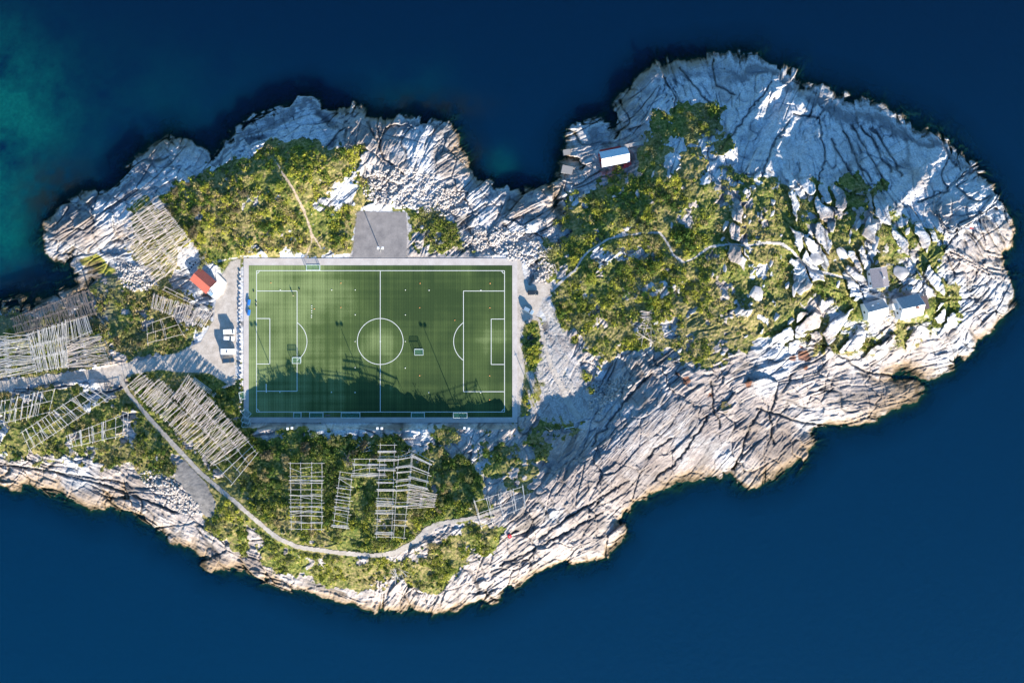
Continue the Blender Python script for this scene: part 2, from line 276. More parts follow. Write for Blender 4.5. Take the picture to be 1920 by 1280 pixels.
# relief : strata in rotated frames
dome = np.exp(-(((U - 1540) / 300) ** 2 + ((V - 230) / 120) ** 2) ** 1.5)
se_ = np.exp(-(((U - 1230 - (830 - V) * .9) / 190) ** 2 + ((V - 830) / 120) ** 2) ** 1.5)
fs = (1 - .7 * dome) * (1 - .55 * se_)
brown = np.zeros(U.shape)
for a_, b_, c_, d_, e_ in ((1470, 850, 60, 55, 1), (1420, 810, 50, 60, .6), (1650, 750, 90, 28, .8), (1200, 900, 120, 60, .5), (1100, 990, 90, 50, .5), (840, 280, 40, 70, .75), (130, 430, 70, 75, .75), (190, 540, 110, 38, .85), (290, 310, 60, 50, .35), (330, 590, 80, 30, .6), (760, 240, 60, 40, .4), (250, 900, 200, 22, .35), (60, 560, 90, 25, .7), (200, 930, 90, 30, .6), (430, 1060, 90, 26, .8), (980, 390, 45, 30, .7), (1250, 780, 130, 90, .4), (1600, 170, 60, 20, .4), (1860, 560, 40, 60, .5)):  # brown rock; the north-west bay blob also paints in the shade there
    brown = np.maximum(brown, e_ * np.exp(-(((U - a_) / c_) ** 2 + ((V - b_) / d_) ** 2)))
brown = np.clip(brown * (1 + .9 * wob) , 0, 1)
rel = np.zeros(U.shape); crack = np.zeros(U.shape)
K = 24; bw = math.pi / K
kf = (ang % math.pi) / bw; k0 = np.floor(kf).astype(int); fr = kf - k0; fr = sst(fr, .3, .7)
wx = U + fbm(U / 55, V / 55, 3, 5) * 5; wy = V + fbm(U / 55, V / 55, 3, 6) * 5
for k in range(K):
    for (idx, wt) in ((k0 % K, 1 - fr), ((k0 + 1) % K, fr)):
        m = (idx == k) & (wt > 0.001) & (dc > -25)
        if not m.any(): continue
        a = k * bw; ca, sa = math.cos(a), math.sin(a)
        x = wx[m]; y = -wy[m]
        p = x * ca + y * sa; q = -x * sa + y * ca      # p along strata, q across
        n1 = fbm(p / 110, q / 26, 3, 41); n2 = fbm(p / 46, q / 9, 3, 42)
        s1 = q / 19 + n1 * 1.1; s2 = q / 7.2 + n1 * .8 + n2 * .6; s3 = q / 3.6 + n2 * .9 + fbm(p / 26, q / 5, 2, 43) * .7
        a1 = .5 + .5 * vnoise(p / 50, q / 20, 44); a2 = .5 + .5 * vnoise(p / 24, q / 9, 45)
        f1 = s1 - np.floor(s1); f2 = s2 - np.floor(s2); f3 = s3 - np.floor(s3)
        h = (f1 * sst(f1, 1.0, .8) - .4) * (.10 + .9 * a1 * a1) * fs[m] + (f2 * sst(f2, 1.0, .75) - .35) * (.15 + .5 * a2) * fs[m] + (f3 * sst(f3, 1, .7) - .3) * (.30 * fs[m] + .34 * se_[m])
        cl1 = np.exp(-(vnoise(p / 95, q / 24 + n1 * .5, 47) / .055) ** 2); cl2 = np.exp(-(vnoise(p / 34, q / 7 + n2 * .3, 48) / .09) ** 2); cl3 = np.exp(-(vnoise(p / 30 + 9, q / 60, 49) / .035) ** 2)
        h -= (cl1 * .8 + cl2 * .26 * a2 + cl3 * .45) * (1 - .4 * se_[m])
        y1_, y2_, ck, gx, gy = voro(p / 95 + n1 * .25, q / 48 + n1 * .25, 55)
        h += (ck - .5) * 1.3 + ((ck * 5.1) % 1 - .5) * gx * 2.2 + ((ck * 11.3) % 1 - .5) * gy * 3.4 - np.exp(-((y2_ - y1_) / .03) ** 2) * .9
        # jointed blocks, long along the strata
        v1, v2, ci, dx, dy = voro(p / 34 + n2 * .10, q / 15 + n1 * .3, 51)
        tl = .6 * ((ci * 7.3) % 1 - .5) * dx * 1.3 + ((ci * 13.7) % 1 - .5) * dy * 1.5
        gap = np.exp(-((v2 - v1) / .07) ** 2)
        w1, w2, cj, ex, ey = voro(p / 11, q / 6 + n2 * .2, 52)
        gap2 = np.exp(-((w2 - w1) / .12) ** 2)
        h += (ci - .5) * .9 + tl - gap * .35 * a1 + (cj - .5) * .2 - gap2 * .08
        rel[m] += wt[m] * h; crack[m] += wt[m] * np.clip(gap * .35 * a1 + (cl1 * .9 + cl2 * .5 * a2 + cl3 * .5) * (1 - .45 * se_[m]), 0, 1)
# amplitude by zone: smooth dome in the north-east, rough elsewhere
low = np.exp(-(((U - 170) / 120) ** 2 + ((V - 560) / 60) ** 2))
amp = (1.0 - .3 * dome - .5 * low) * np.clip(.95 + .9 * fbm(U / 70, V / 70, 3, 61), .35, 1.6) * (1 - .25 * np.exp(-(((U - 1250) / 250) ** 2 + ((V - 830) / 130) ** 2)))
rock_rel = rel * amp + fbm(U / 45, V / 45, 4, 62) * .9
veg_rel = fbm(U / 22, V / 22, 4, 63) * 1.0 + fbm(U / 5, V / 5, 3, 64) * .22
relief = rock_rel * (1 - veg) + (veg_rel + rel * .25) * veg
CR = [[(1441,156),(1420,194),(1353,280)],[(1477,227),(1450,280),(1424,330)],[(1486,213),(1534,222),(1548,299),(1532,340)],[(1596,237),(1620,275),(1648,318),(1660,360)],[(1616,236),(1645,280),(1672,322)],[(1636,240),(1664,285),(1690,330)],[(1580,246),(1600,290),(1632,340)],[(1560,262),(1580,300),(1606,338)],[(1781,280),(1762,327),(1772,360),(1720,380)],[(1277,127),(1315,175),(1338,208)],[(1338,113),(1343,160),(1381,180)],[(1248,146),(1267,184),(1258,213)],[(1165,190),(1180,230),(1150,260)],[(1427,764),(1386,850),(1375,880)],[(1334,714),(1339,764),(1348,800)],[(1257,823),(1212,856)],[(1330,780),(1290,840),(1230,900)],[(1493,623),(1588,673),(1625,698),(1710,709)],[(1416,764),(1506,791),(1574,800)],[(1460,730),(1440,790),(1455,830)],[(1215,700),(1180,745),(1110,835)],[(1840,400),(1800,420),(1770,470),(1790,520)],[(1800,420),(1850,470),(1885,480)],[(1720,500),(1760,560),(1830,560)],[(690,230),(720,300),(760,330)],[(705,222),(712,280)],[(80,880),(200,910),(330,960)],[(0,868),(120,888),(240,905)],[(1010,1010),(1080,960),(1180,900)],[(940,1060),(1020,1020),(1130,960)]]
cdp = np.full(U.shape, 99.0)
for c_ in CR:
    a_ = np.array(c_); b_ = (U > a_[:, 0].min() - 30) & (U < a_[:, 0].max() + 30) & (V > a_[:, 1].min() - 30) & (V < a_[:, 1].max() + 30)
    d_, _ = line_d(U[b_] + wob[b_] * 9 + wob2[b_] * 2, V[b_] + wob2[b_] * 3, c_); cdp[b_] = np.minimum(cdp[b_], d_)
cl_ = np.exp(-(cdp / 2.2) ** 2); relief -= cl_ * 1.3; crack = np.maximum(crack * (1 - .4 * dome), cl_ * .9)
for ax_, ay_, bx_, by_, ht_, wd_ in ((1452, 150, 1372, 292, 4.2, 20), (1500, 190, 1432, 330, 3.8, 18), (1545, 215, 1520, 330, 1.2, 10), (1776, 292, 1668, 396, 2.2, 13), (1864, 345, 1790, 440, 1.8, 15), (1330, 120, 1290, 190, 1.2, 11), (1225, 140, 1180, 215, 1.3, 11), (1700, 250, 1745, 340, 1.0, 12)):
    L_ = math.hypot(bx_ - ax_, by_ - ay_); tx_, ty_ = (bx_ - ax_) / L_, (by_ - ay_) / L_
    al_ = (U - ax_) * tx_ + (V - ay_) * ty_; ac_ = -(U - ax_) * ty_ + (V - ay_) * tx_ + wob * 12 + wob2 * 2   # + : north-west side
    pr_ = np.where(ac_ > 0, np.exp(-(ac_ / (wd_ * 1.9)) ** 2), np.clip(1 + ac_ / (wd_ * 1.5), 0, 1)); relief += ht_ * pr_ * sst(al_, -25, 15) * sst(al_, L_ + 25, L_ - 15)
relief = relief * (1 - .55 * slab) + shh
hum = fbm(U / 48 + .3 * V / 48, V / 60, 3, 91); relief += ze * hum * 1.6 + np.exp(-(((U - 1220) / 140) ** 2 + ((V - 470) / 130) ** 2)) * fbm(U / 34, V / 34, 3, 92) * 2.2
relief *= sst(dc, -40, 6) * .75 + .25
wcoast = 24.0 + 55 * dome + 25 * np.exp(-(((U - 500) / 140) ** 2 + ((V - 250) / 60) ** 2))
hz = SEA + np.where(dc > 0, hb * (1 - np.exp(-np.maximum(dc, 0) / wcoast)), np.maximum(dc * .12, -9))
Z = hz + relief * (1 - flat) + fbm(U / 3, V / 3, 2, 66) * .05 * (1 - sst(g_p, -8, -2))
# level ground: lot, pad, pitch
lev = sst(np.maximum(g_lot, g_p), -14, -1); 
west = sst(U, 330, 420)
Z = Z * (1 - lev * west) + (-.12) * lev * west
Z = np.where(g_p > -1.5, -.15, Z)
for a_, b_, ra, rb in ((1701, 573, 42, 24), (1633, 581, 24, 20), (1641, 521, 22, 22), (383, 527, 22, 18), (1149, 297, 34, 18)):
    e_ = ((U - a_) / ra) ** 2 + ((V - b_) / rb) ** 2; m_ = e_ < .8
    Z = Z + (Z[m_].mean() + .0 - Z) * sst(e_, 1.7, .9)
TERR = Z
def terr(u, v):
    u = np.asarray(u, float); v = np.asarray(v, float)
    i = np.clip(np.searchsorted(UU, u) - 1, 0, len(UU) - 2); j = np.clip(np.searchsorted(VV, v) - 1, 0, len(VV) - 2)
    fx = np.clip((u - UU[i]) / (UU[i + 1] - UU[i]), 0, 1); fy = np.clip((v - VV[j]) / (VV[j + 1] - VV[j]), 0, 1)
    return (Z[j, i] * (1 - fx) + Z[j, i + 1] * fx) * (1 - fy) + (Z[j + 1, i] * (1 - fx) + Z[j + 1, i + 1] * fx) * fy
def ground(u, v, r=5):
    a = [float(terr(u + dx, v + dy)) for dx in (-r, 0, r) for dy in (-r, 0, r)]
    return sum(a) / 9
def sampveg(u, v):
    i = np.clip(np.searchsorted(UU, u), 0, len(UU) - 1); j = np.clip(np.searchsorted(VV, v), 0, len(VV) - 1)
    return veg[j, i] * (1 - flat[j, i])
nh, nw = U.shape
kk = S * (1 - Z / HC)
VERT = np.stack([(U - NU) * kk, (NV - V) * kk, Z], -1).reshape(-1, 3)
ii = np.arange(nh * nw).reshape(nh, nw)
FACE = np.stack([ii[1:, :-1], ii[1:, 1:], ii[:-1, 1:], ii[:-1, :-1]], -1).reshape(-1, 4)
fm = (samp(dcoast, U, V)[:-1, :-1] > -70).ravel()
rust = np.zeros(U.shape)
for a, b, r_ in RUST:
    rust = np.maximum(rust, sst(r_ - np.sqrt((U - a) ** 2 + ((V - b) * 1.2) ** 2) + wob2 * 7, -1, 2))
alg = sst(samp(dalg, U, V) + wob * 5 + wob2 * 2, -1, 1.5)
gravel = np.maximum.reduce([sst(g_scr, -3, 3) * (.62 + .7 * fbm(U / 7 - V / 20, V / 50, 4, 93)), sst(g_gp, -1, 1.5), sst(g_strip, -1, .5), sst(g_lot, -8, 0) * .5])
m1 = np.stack([veg, gravel, np.clip(crack, 0, 1), rust], -1).reshape(-1, 4)
lush = np.clip(.5 + .6 * fbm(U / 60, V / 60, 4, 71) + .25 * np.exp(-(((U - 620) / 260) ** 2 + ((V - 880) / 80) ** 2)) - .5 * np.exp(-(((U - 1300) / 130) ** 2 + ((V - 620) / 55) ** 2)), 0, 1)
tint = np.clip(.5 + .7 * fbm(U / 80, V / 80, 4, 72) - .55 * dome - .3 * np.exp(-(((U - 520) / 130) ** 2 + ((V - 260) / 60) ** 2)) + .25 * sst(V, 700, 1000), 0, 1)
m2 = np.stack([lush, tint, alg, brown], -1).reshape(-1, 4)

# ------------------------------------------------------------------ terrain material
m3 = np.stack([np.clip(se_ * (1 + .5 * wob), 0, 1), se_, se_, se_], -1).reshape(-1, 4)
def nnode(nt, t, **kw):
    n_ = nt.nodes.new(t)
    for a, b in kw.items(): setattr(n_, a, b)
    return n_
def build_terrain_mat():
    m = bpy.data.materials.new('rock_and_turf'); m.use_nodes = True; nt = m.node_tree; L = nt.links.new
    b = nt.nodes['Principled BSDF']; b.inputs['Roughness'].default_value = .9; b.inputs['Specular IOR Level'].default_value = .2
    tc = nnode(nt, 'ShaderNodeTexCoord'); geo = nnode(nt, 'ShaderNodeNewGeometry')
    a1 = nnode(nt, 'ShaderNodeAttribute', attribute_name='m1'); a2 = nnode(nt, 'ShaderNodeAttribute', attribute_name='m2')
    s1 = nnode(nt, 'ShaderNodeSeparateColor'); s2 = nnode(nt, 'ShaderNodeSeparateColor')
    L(a1.outputs['Color'], s1.inputs[0]); L(a2.outputs['Color'], s2.inputs[0])
    def noise(sc, det=5, rough=.6, dist=0):
        n_ = nnode(nt, 'ShaderNodeTexNoise'); n_.inputs['Scale'].default_value = sc; n_.inputs['Detail'].default_value = det
        n_.inputs['Roughness'].default_value = rough; n_.inputs['Distortion'].default_value = dist
        L(tc.outputs['Object'], n_.inputs['Vector']); return n_.outputs['Fac']
    def ramp(f, stops):
        r = nnode(nt, 'ShaderNodeValToRGB'); e = r.color_ramp.elements
        while len(e) < len(stops): e.new(.5)
        for x, (p_, c_) in zip(e, stops): x.position = p_; x.color = (*c_, 1)
        L(f, r.inputs[0]); return r.outputs[0]
    def mix(f, A_, B_, mode='MIX'):
        x = nnode(nt, 'ShaderNodeMix', data_type='RGBA', blend_type=mode)
        if isinstance(f, float): x.inputs[0].default_value = f
        else: L(f, x.inputs[0])
        for s_, c_ in ((6, A_), (7, B_)):
            if isinstance(c_, tuple): x.inputs[s_].default_value = (*c_, 1)
            else: L(c_, x.inputs[s_])
        return x.outputs[2]
    def math_(op, A_, B_=None):
        x = nnode(nt, 'ShaderNodeMath', operation=op); x.use_clamp = False
        for s_, c_ in ((0, A_), (1, B_)):
            if c_ is None: continue
            if isinstance(c_, (int, float)): x.inputs[s_].default_value = c_
            else: L(c_, x.inputs[s_])
        return x.outputs[0]
    def mrange(f, a, b_, c=0, d=1):
        x = nnode(nt, 'ShaderNodeMapRange'); x.clamp = True
        for i, q in enumerate((a, b_, c, d)): x.inputs[1 + i].default_value = q
        L(f, x.inputs[0]); return x.outputs[0]
    n_big = noise(.05, 5); n_mid = noise(.35, 6); n_fine = noise(1.6, 6, .7)
    cool = ramp(n_mid, [(.3, (.46, .48, .51)), (.5, (.66, .68, .70)), (.7, (.78, .79, .80))])
    warm = ramp(n_mid, [(.28, (.29, .25, .23)), (.5, (.48, .43, .40)), (.7, (.66, .60, .555))])
    tf = mrange(math_('ADD', s2.outputs[1], math_('MULTIPLY', math_('SUBTRACT', n_big, .5), 1.2)), .35, .65)
    rock = mix(tf, cool, warm)
    n_st = noise(.09, 6, .65)
    rock = mix(math_('MULTIPLY', mrange(n_st, .50, .62, 0, .7), math_('ADD', math_('MULTIPLY', tf, .75), .25)), rock, (.21, .185, .17))
    rock = mix(math_('MULTIPLY', mrange(noise(.7, 5, .7), .54, .66, 0, .5), tf), rock, (.30, .22, .15))
    a3 = nnode(nt, 'ShaderNodeAttribute', attribute_name='m3')
    def streak(angle, sc):
        mp = nnode(nt, 'ShaderNodeMapping'); mp.vector_type = 'TEXTURE'; mp.inputs['Rotation'].default_value = (0, 0, R(angle)); mp.inputs['Scale'].default_value = (9, 1, 1); L(tc.outputs['Object'], mp.inputs[0])
        n_ = nnode(nt, 'ShaderNodeTexNoise'); n_.inputs['Scale'].default_value = sc; n_.inputs['Detail'].default_value = 6; n_.inputs['Roughness'].default_value = .7; n_.inputs['Distortion'].default_value = .6; L(mp.outputs[0], n_.inputs['Vector']); return n_.outputs['Fac']
    st1 = streak(45, 1.15)
    rock = mix(math_('MULTIPLY', mrange(st1, .56, .42), math_('MULTIPLY', a3.outputs['Fac'], .85)), rock, (.15, .13, .135))
    rock = mix(math_('MULTIPLY', a3.outputs['Fac'], .38), rock, (.25, .215, .215))
    rock = mix(mrange(math_('ADD', a2.outputs['Alpha'], math_('MULTIPLY', math_('SUBTRACT', n_mid, .5), .9)), .2, .75, 0, .9), rock, mix(n_fine, (.26, .21, .175), (.14, .115, .105)))
    rock = mix(mrange(n_fine, .38, .56, .5, 0), rock, (.18, .17, .17))     # lichen and dirt specks
    rock = mix(math_('MULTIPLY', s1.outputs[2], .8), rock, (.06, .055, .05))   # soil in the joints
    # gravel
    vor = nnode(nt, 'ShaderNodeTexVoronoi'); vor.inputs['Scale'].default_value = 1.5; L(tc.outputs['Object'], vor.inputs['Vector'])
    gcol = mix(mrange(vor.outputs['Distance'], .2, .7), (.52, .49, .46), (.34, .32, .30))
    gcol = mix(mrange(n_mid, .55, .7, 0, .5), gcol, (.24, .22, .13))
    # vegetation ground
    vn = noise(.9, 6, .7)
    g1 = ramp(vn, [(.30, (.030, .048, .012)), (.45, (.085, .12, .024)), (.56, (.20, .20, .05)), (.66, (.36, .28, .13))])
    g2 = ramp(vn, [(.32, (.06, .075, .02)), (.46, (.15, .15, .045)), (.58, (.30, .24, .11)), (.72, (.42, .33, .19))])
    lf = mrange(math_('ADD', s2.outputs[0], math_('MULTIPLY', math_('SUBTRACT', n_mid, .5), .8)), .35, .65)
    vg = mix(lf, g2, g1)
    vegf = mrange(math_('ADD', s1.outputs[0], math_('MULTIPLY', math_('SUBTRACT', n_fine, .5), 1.0)), .38, .6)
    col = mix(vegf, rock, vg)
    col = mix(mrange(math_('ADD', s1.outputs[1], math_('MULTIPLY', math_('SUBTRACT', n_fine, .5), .6)), .45, .65), col, gcol)
    col = mix(math_('MULTIPLY', a1.outputs['Alpha'], .85), col, (.17, .06, .025))
    col = mix(s2.outputs[2], col, (.26, .27, .03))
    # tidal band by true height
    sp = nnode(nt, 'ShaderNodeSeparateXYZ'); L(geo.outputs['Position'], sp.inputs[0])
    zz = math_('ADD', sp.outputs[2], math_('MULTIPLY', math_('SUBTRACT', n_mid, .5), 2.2))
    cl_ = mrange(math_('ADD', s2.outputs[1], math_('MULTIPLY', math_('SUBTRACT', n_big, .5), 1.4)), .55, .25)
    bd = math_('MULTIPLY', mrange(zz, SEA + 1.1, SEA + 1.7), mrange(zz, SEA + 3.4, SEA + 2.5))
    col = mix(math_('MULTIPLY', math_('MULTIPLY', bd, cl_), .75), col, (.10, .11, .13))
    tan = mix(n_fine, (.40, .29, .18), (.20, .15, .10))
    dark = mix(n_fine, (.035, .03, .02), (.12, .085, .04))
    bandf = mrange(math_('ADD', s2.outputs[1], math_('MULTIPLY', math_('SUBTRACT', n_big, .5), 2.0)), .3, .7, .15, .85)
    col = mix(math_('MULTIPLY', mrange(zz, SEA + 2.6, SEA + 1.0), bandf), col, tan)
    col = mix(mrange(zz, SEA + .9, SEA + .1, 0, .95), col, dark)
    L(col, b.inputs['Base Color'])
    bp = nnode(nt, 'ShaderNodeBump'); bp.inputs['Strength'].default_value = .7; bp.inputs['Distance'].default_value = .35
    hh = math_('ADD', math_('ADD', n_fine, math_('MULTIPLY', math_('MULTIPLY', st1, a3.outputs['Fac']), 2.2)), math_('MULTIPLY', noise(4.5, 4, .7), .4)); L(hh, bp.inputs['Height']); L(bp.outputs[0], b.inputs['Normal'])
    return m
M_TERR = build_terrain_mat()
me = mesh_np('island_terrain', VERT, FACE[fm], M_TERR, [('m1', 'POINT', m1), ('m2', 'POINT', m2), ('m3', 'POINT', m3)], smooth=True)
tag(link('island_terrain', me), 'pale rocky island ground with strata, cracks and rough green turf', kind='structure')

# draped sheets cut from the same grid
def sheet(name, mask, mat, lift, label, smooth=True):
    fmask = (mask[:-1, :-1] > 0).ravel() & (mask[1:, 1:] > 0).ravel()
    F = FACE[fmask]; ids, inv = np.unique(F, return_inverse=True)
    Vv = VERT[ids].copy(); Vv[:, 2] += lift
    me = mesh_np(name, Vv, inv.reshape(-1, 4), mat, smooth=smooth)
    return tag(link(name, me), label, kind='structure')
def ground_mat(name, c1, c2, c3, sc=.4, fine=3.0, bump=.3):
    m = bpy.data.materials.new(name); m.use_nodes = True; nt = m.node_tree; L = nt.links.new
    b = nt.nodes['Principled BSDF']; b.inputs['Roughness'].default_value = .95
    tc = nnode(nt, 'ShaderNodeTexCoord')
    n1 = nnode(nt, 'ShaderNodeTexNoise'); n1.inputs['Scale'].default_value = sc; n1.inputs['Detail'].default_value = 7; n1.inputs['Roughness'].default_value = .65
    n2 = nnode(nt, 'ShaderNodeTexNoise'); n2.inputs['Scale'].default_value = fine; n2.inputs['Detail'].default_value = 4
    L(tc.outputs['Object'], n1.inputs['Vector']); L(tc.outputs['Object'], n2.inputs['Vector'])
    r = nnode(nt, 'ShaderNodeValToRGB'); e = r.color_ramp.elements; e.new(.5)
    for x, p_, c_ in zip(e, (.32, .5, .68), (c1, c2, c3)): x.position = p_; x.color = (*c_, 1)
    L(n1.outputs['Fac'], r.inputs[0])
    mx = nnode(nt, 'ShaderNodeMix', data_type='RGBA', blend_type='OVERLAY'); mx.inputs[0].default_value = .35
    L(r.outputs[0], mx.inputs[6]); L(n2.outputs['Fac'], mx.inputs[7]); L(mx.outputs[2], b.inputs['Base Color'])
    bp = nnode(nt, 'ShaderNodeBump'); bp.inputs['Strength'].default_value = bump; bp.inputs['Distance'].default_value = .15
    L(n2.outputs['Fac'], bp.inputs['Height']); L(bp.outputs[0], b.inputs['Normal'])
    return m
M_GRAV = ground_mat('lot_gravel', (.34, .30, .255), (.45, .40, .345), (.53, .48, .425))
M_ROAD = ground_mat('road_gravel', (.27, .245, .215), (.35, .32, .285), (.43, .40, .36))
M_PAD = ground_mat('pad_grit', (.17, .16, .16), (.225, .21, .205), (.28, .26, .25), .25)
M_DIRT = ground_mat('path_dirt', (.30, .23, .16), (.40, .32, .235), (.50, .43, .33), .6)
M_FOOT = ground_mat('path_stone', (.30, .28, .27), (.42, .40, .38), (.55, .52, .5), .9)
sheet('gravel_lot', np.where(samp(dpad, U, V) > -2, -1, samp(dlot, U, V) + jag), M_GRAV, .05, 'pale gravel lot and road left of the pitch, with its eastern parking apron')
sheet('gravel_pad', samp(dpad, U, V) + jag * .5, M_PAD, .06, 'grey grit pad just above the top edge of the pitch')
M_PLOT = ground_mat('plot_grit', (.13, .125, .12), (.19, .18, .17), (.25, .235, .22), .5)
sheet('gravel_plot', g_gp, M_PLOT, .08, 'dark grey gravel plot beside the southern road')
sheet('scree_track', g_scr2, M_GRAV, .10, 'pale gravel track running down the gully right of the pitch')
sheet('gravel_road', g_road, M_ROAD, .12, 'narrow gravel road winding below the drying racks')
sheet('dirt_track', np.maximum(g_trk, g_rut), M_DIRT, .09, 'brown dirt tracks worn through the scrub')
sheet('footpath', g_foot + .5, M_FOOT, .13, 'stony footpath winding to the houses on the eastern hill')

# ------------------------------------------------------------------ water
def build_water():
    WU = np.concatenate([[-20000, -6000, -2500, -1200], np.arange(-600, 0, 60), np.arange(0, 1920, 4.5), np.arange(1920, 2600, 60), [4000, 8000, 22000]]).astype(float)
    WV = np.concatenate([[-20000, -6000, -2500, -1200], np.arange(-600, 0, 60), np.arange(0, 1280, 4.5), np.arange(1280, 2000, 60), [3000, 8000, 22000]]).astype(float)
    X, Y = np.meshgrid(WU, WV); k = S * (1 - SEA / HC)
    vt = np.stack([(X - NU) * k, (NV - Y) * k, np.full(X.shape, SEA)], -1).reshape(-1, 3)
    i_ = np.arange(X.size).reshape(X.shape)
    fc = np.stack([i_[1:, :-1], i_[1:, 1:], i_[:-1, 1:], i_[:-1, :-1]], -1).reshape(-1, 4)
    z = terr(np.clip(X, -390, 1980), np.clip(Y, 25, 1235)); d = samp(dcoast, X, Y)
    depth = np.clip(SEA - z, 0, 20); depth = np.where((X < -390) | (X > 1980) | (Y < 25) | (Y > 1235) | (d < -60), 20, depth)
    op = 1 - np.exp(-np.maximum(depth, 0) / 2.4) * .93
    # sandy shallows seen through the water : turquoise patches of the bay
    sh = np.exp(-(((X + 20) / 135) ** 2 + ((Y - 225) / 150) ** 2)) * 1.15 + np.exp(-(((X - 15) / 50) ** 2 + ((Y - 440) / 60) ** 2)) * .9 + np.exp(-(((X - 940) / 26) ** 2 + ((Y - 305) / 26) ** 2)) * .55 + np.exp(-(((X - 770) / 90) ** 2 + ((Y - 170) / 60) ** 2)) * .14 + .12 * np.exp(-(((X - 300) / 200) ** 2 + ((Y - 200) / 120) ** 2))
    sh *= np.clip(.75 + 1.1 * fbm(X / 60, Y / 60, 5, 200) + .35 * fbm(X / 9, Y / 9, 3, 205), 0, 1.6)
    kelp = np.clip(np.exp(-(((X - 110) / 60) ** 2 + ((Y - 375) / 60) ** 2)) + .8 * np.exp(-(((X - 60) / 70) ** 2 + ((Y - 540) / 45) ** 2)) * .5 + .7 * np.exp(-(((X - 800) / 90) ** 2 + ((Y - 200) / 22) ** 2)) + .8 * np.exp(-(((X - 885) / 25) ** 2 + ((Y - 310) / 40) ** 2)), 0, 1) * np.clip(.6 + 1.2 * fbm(X / 14, Y / 14, 4, 210), 0, 1)
    a = np.stack([np.clip(sh, 0, 1), op, np.clip(kelp, 0, 1), np.clip((Y + 200) / 1700 + .0 * X, 0, 1)], -1).reshape(-1, 4)
    m = bpy.data.materials.new('sea_water'); m.use_nodes = True; nt = m.node_tree; L = nt.links.new
    b = nt.nodes['Principled BSDF']; b.inputs['Roughness'].default_value = .15; b.inputs['IOR'].default_value = 1.33
    b.subsurface_method = 'BURLEY'; b.inputs['Subsurface Weight'].default_value = 1.0; b.inputs['Subsurface Radius'].default_value = (.4, 1.0, 1.2); b.inputs['Subsurface Scale'].default_value = 7.0
    at = nnode(nt, 'ShaderNodeAttribute', attribute_name='w'); se = nnode(nt, 'ShaderNodeSeparateColor'); L(at.outputs['Color'], se.inputs[0])
    def mix(f, A_, B_):
        x = nnode(nt, 'ShaderNodeMix', data_type='RGBA')
        L(f, x.inputs[0])
        for s_, c_ in ((6, A_), (7, B_)):
            if isinstance(c_, tuple): x.inputs[s_].default_value = (*c_, 1)
            else: L(c_, x.inputs[s_])
        return x.outputs[2]
    base = mix(at.outputs['Alpha'], (.0001, .0070, .0262), (.0001, .0235, .062))  # paler towards the south: sky reflection painted into the water colour
    tc = nnode(nt, 'ShaderNodeTexCoord'); n3 = nnode(nt, 'ShaderNodeTexNoise'); n3.inputs['Scale'].default_value = .9; n3.inputs['Detail'].default_value = 5
    L(tc.outputs['Object'], n3.inputs['Vector'])
    shal = mix(n3.outputs['Fac'], (.0, .042, .052), (.002, .088, .083))
    c = mix(se.outputs[0], base, shal); c = mix(se.outputs[2], c, (.010, .014, .012)); L(c, b.inputs['Base Color'])
    n1 = nnode(nt, 'ShaderNodeTexNoise'); n1.inputs['Scale'].default_value = .45; n1.inputs['Detail'].default_value = 5; L(tc.outputs['Object'], n1.inputs['Vector'])
    bp = nnode(nt, 'ShaderNodeBump'); bp.inputs['Strength'].default_value = .5; bp.inputs['Distance'].default_value = .3; L(n1.outputs['Fac'], bp.inputs['Height']); L(bp.outputs[0], b.inputs['Normal'])
    tr = nnode(nt, 'ShaderNodeBsdfTransparent'); tr.inputs[0].default_value = (.22, .60, .62, 1)
    ms = nnode(nt, 'ShaderNodeMixShader'); L(se.outputs[1], ms.inputs[0]); L(tr.outputs[0], ms.inputs[1]); L(b.outputs[0], ms.inputs[2])
    L(ms.outputs[0], nt.nodes['Material Output'].inputs['Surface'])
    me = mesh_np('sea', vt, fc, m, [('w', 'POINT', a)], smooth=True)
    tag(link('sea', me), 'deep navy blue sea with turquoise shallows at the upper left', kind='structure')
build_water()
def seabed():
    m = node_mat('seabed_sand', (.03, .04, .035), .9, var=.5, scale=.1)
    mb = MB(); mb.add([P(-20000, 22000, -22), P(22000, 22000, -22), P(22000, -20000, -22), P(-20000, -20000, -22)], [(0, 1, 2, 3)])
    tag(mb.build('seabed', m), 'dark seabed below the water', kind='structure')
seabed()

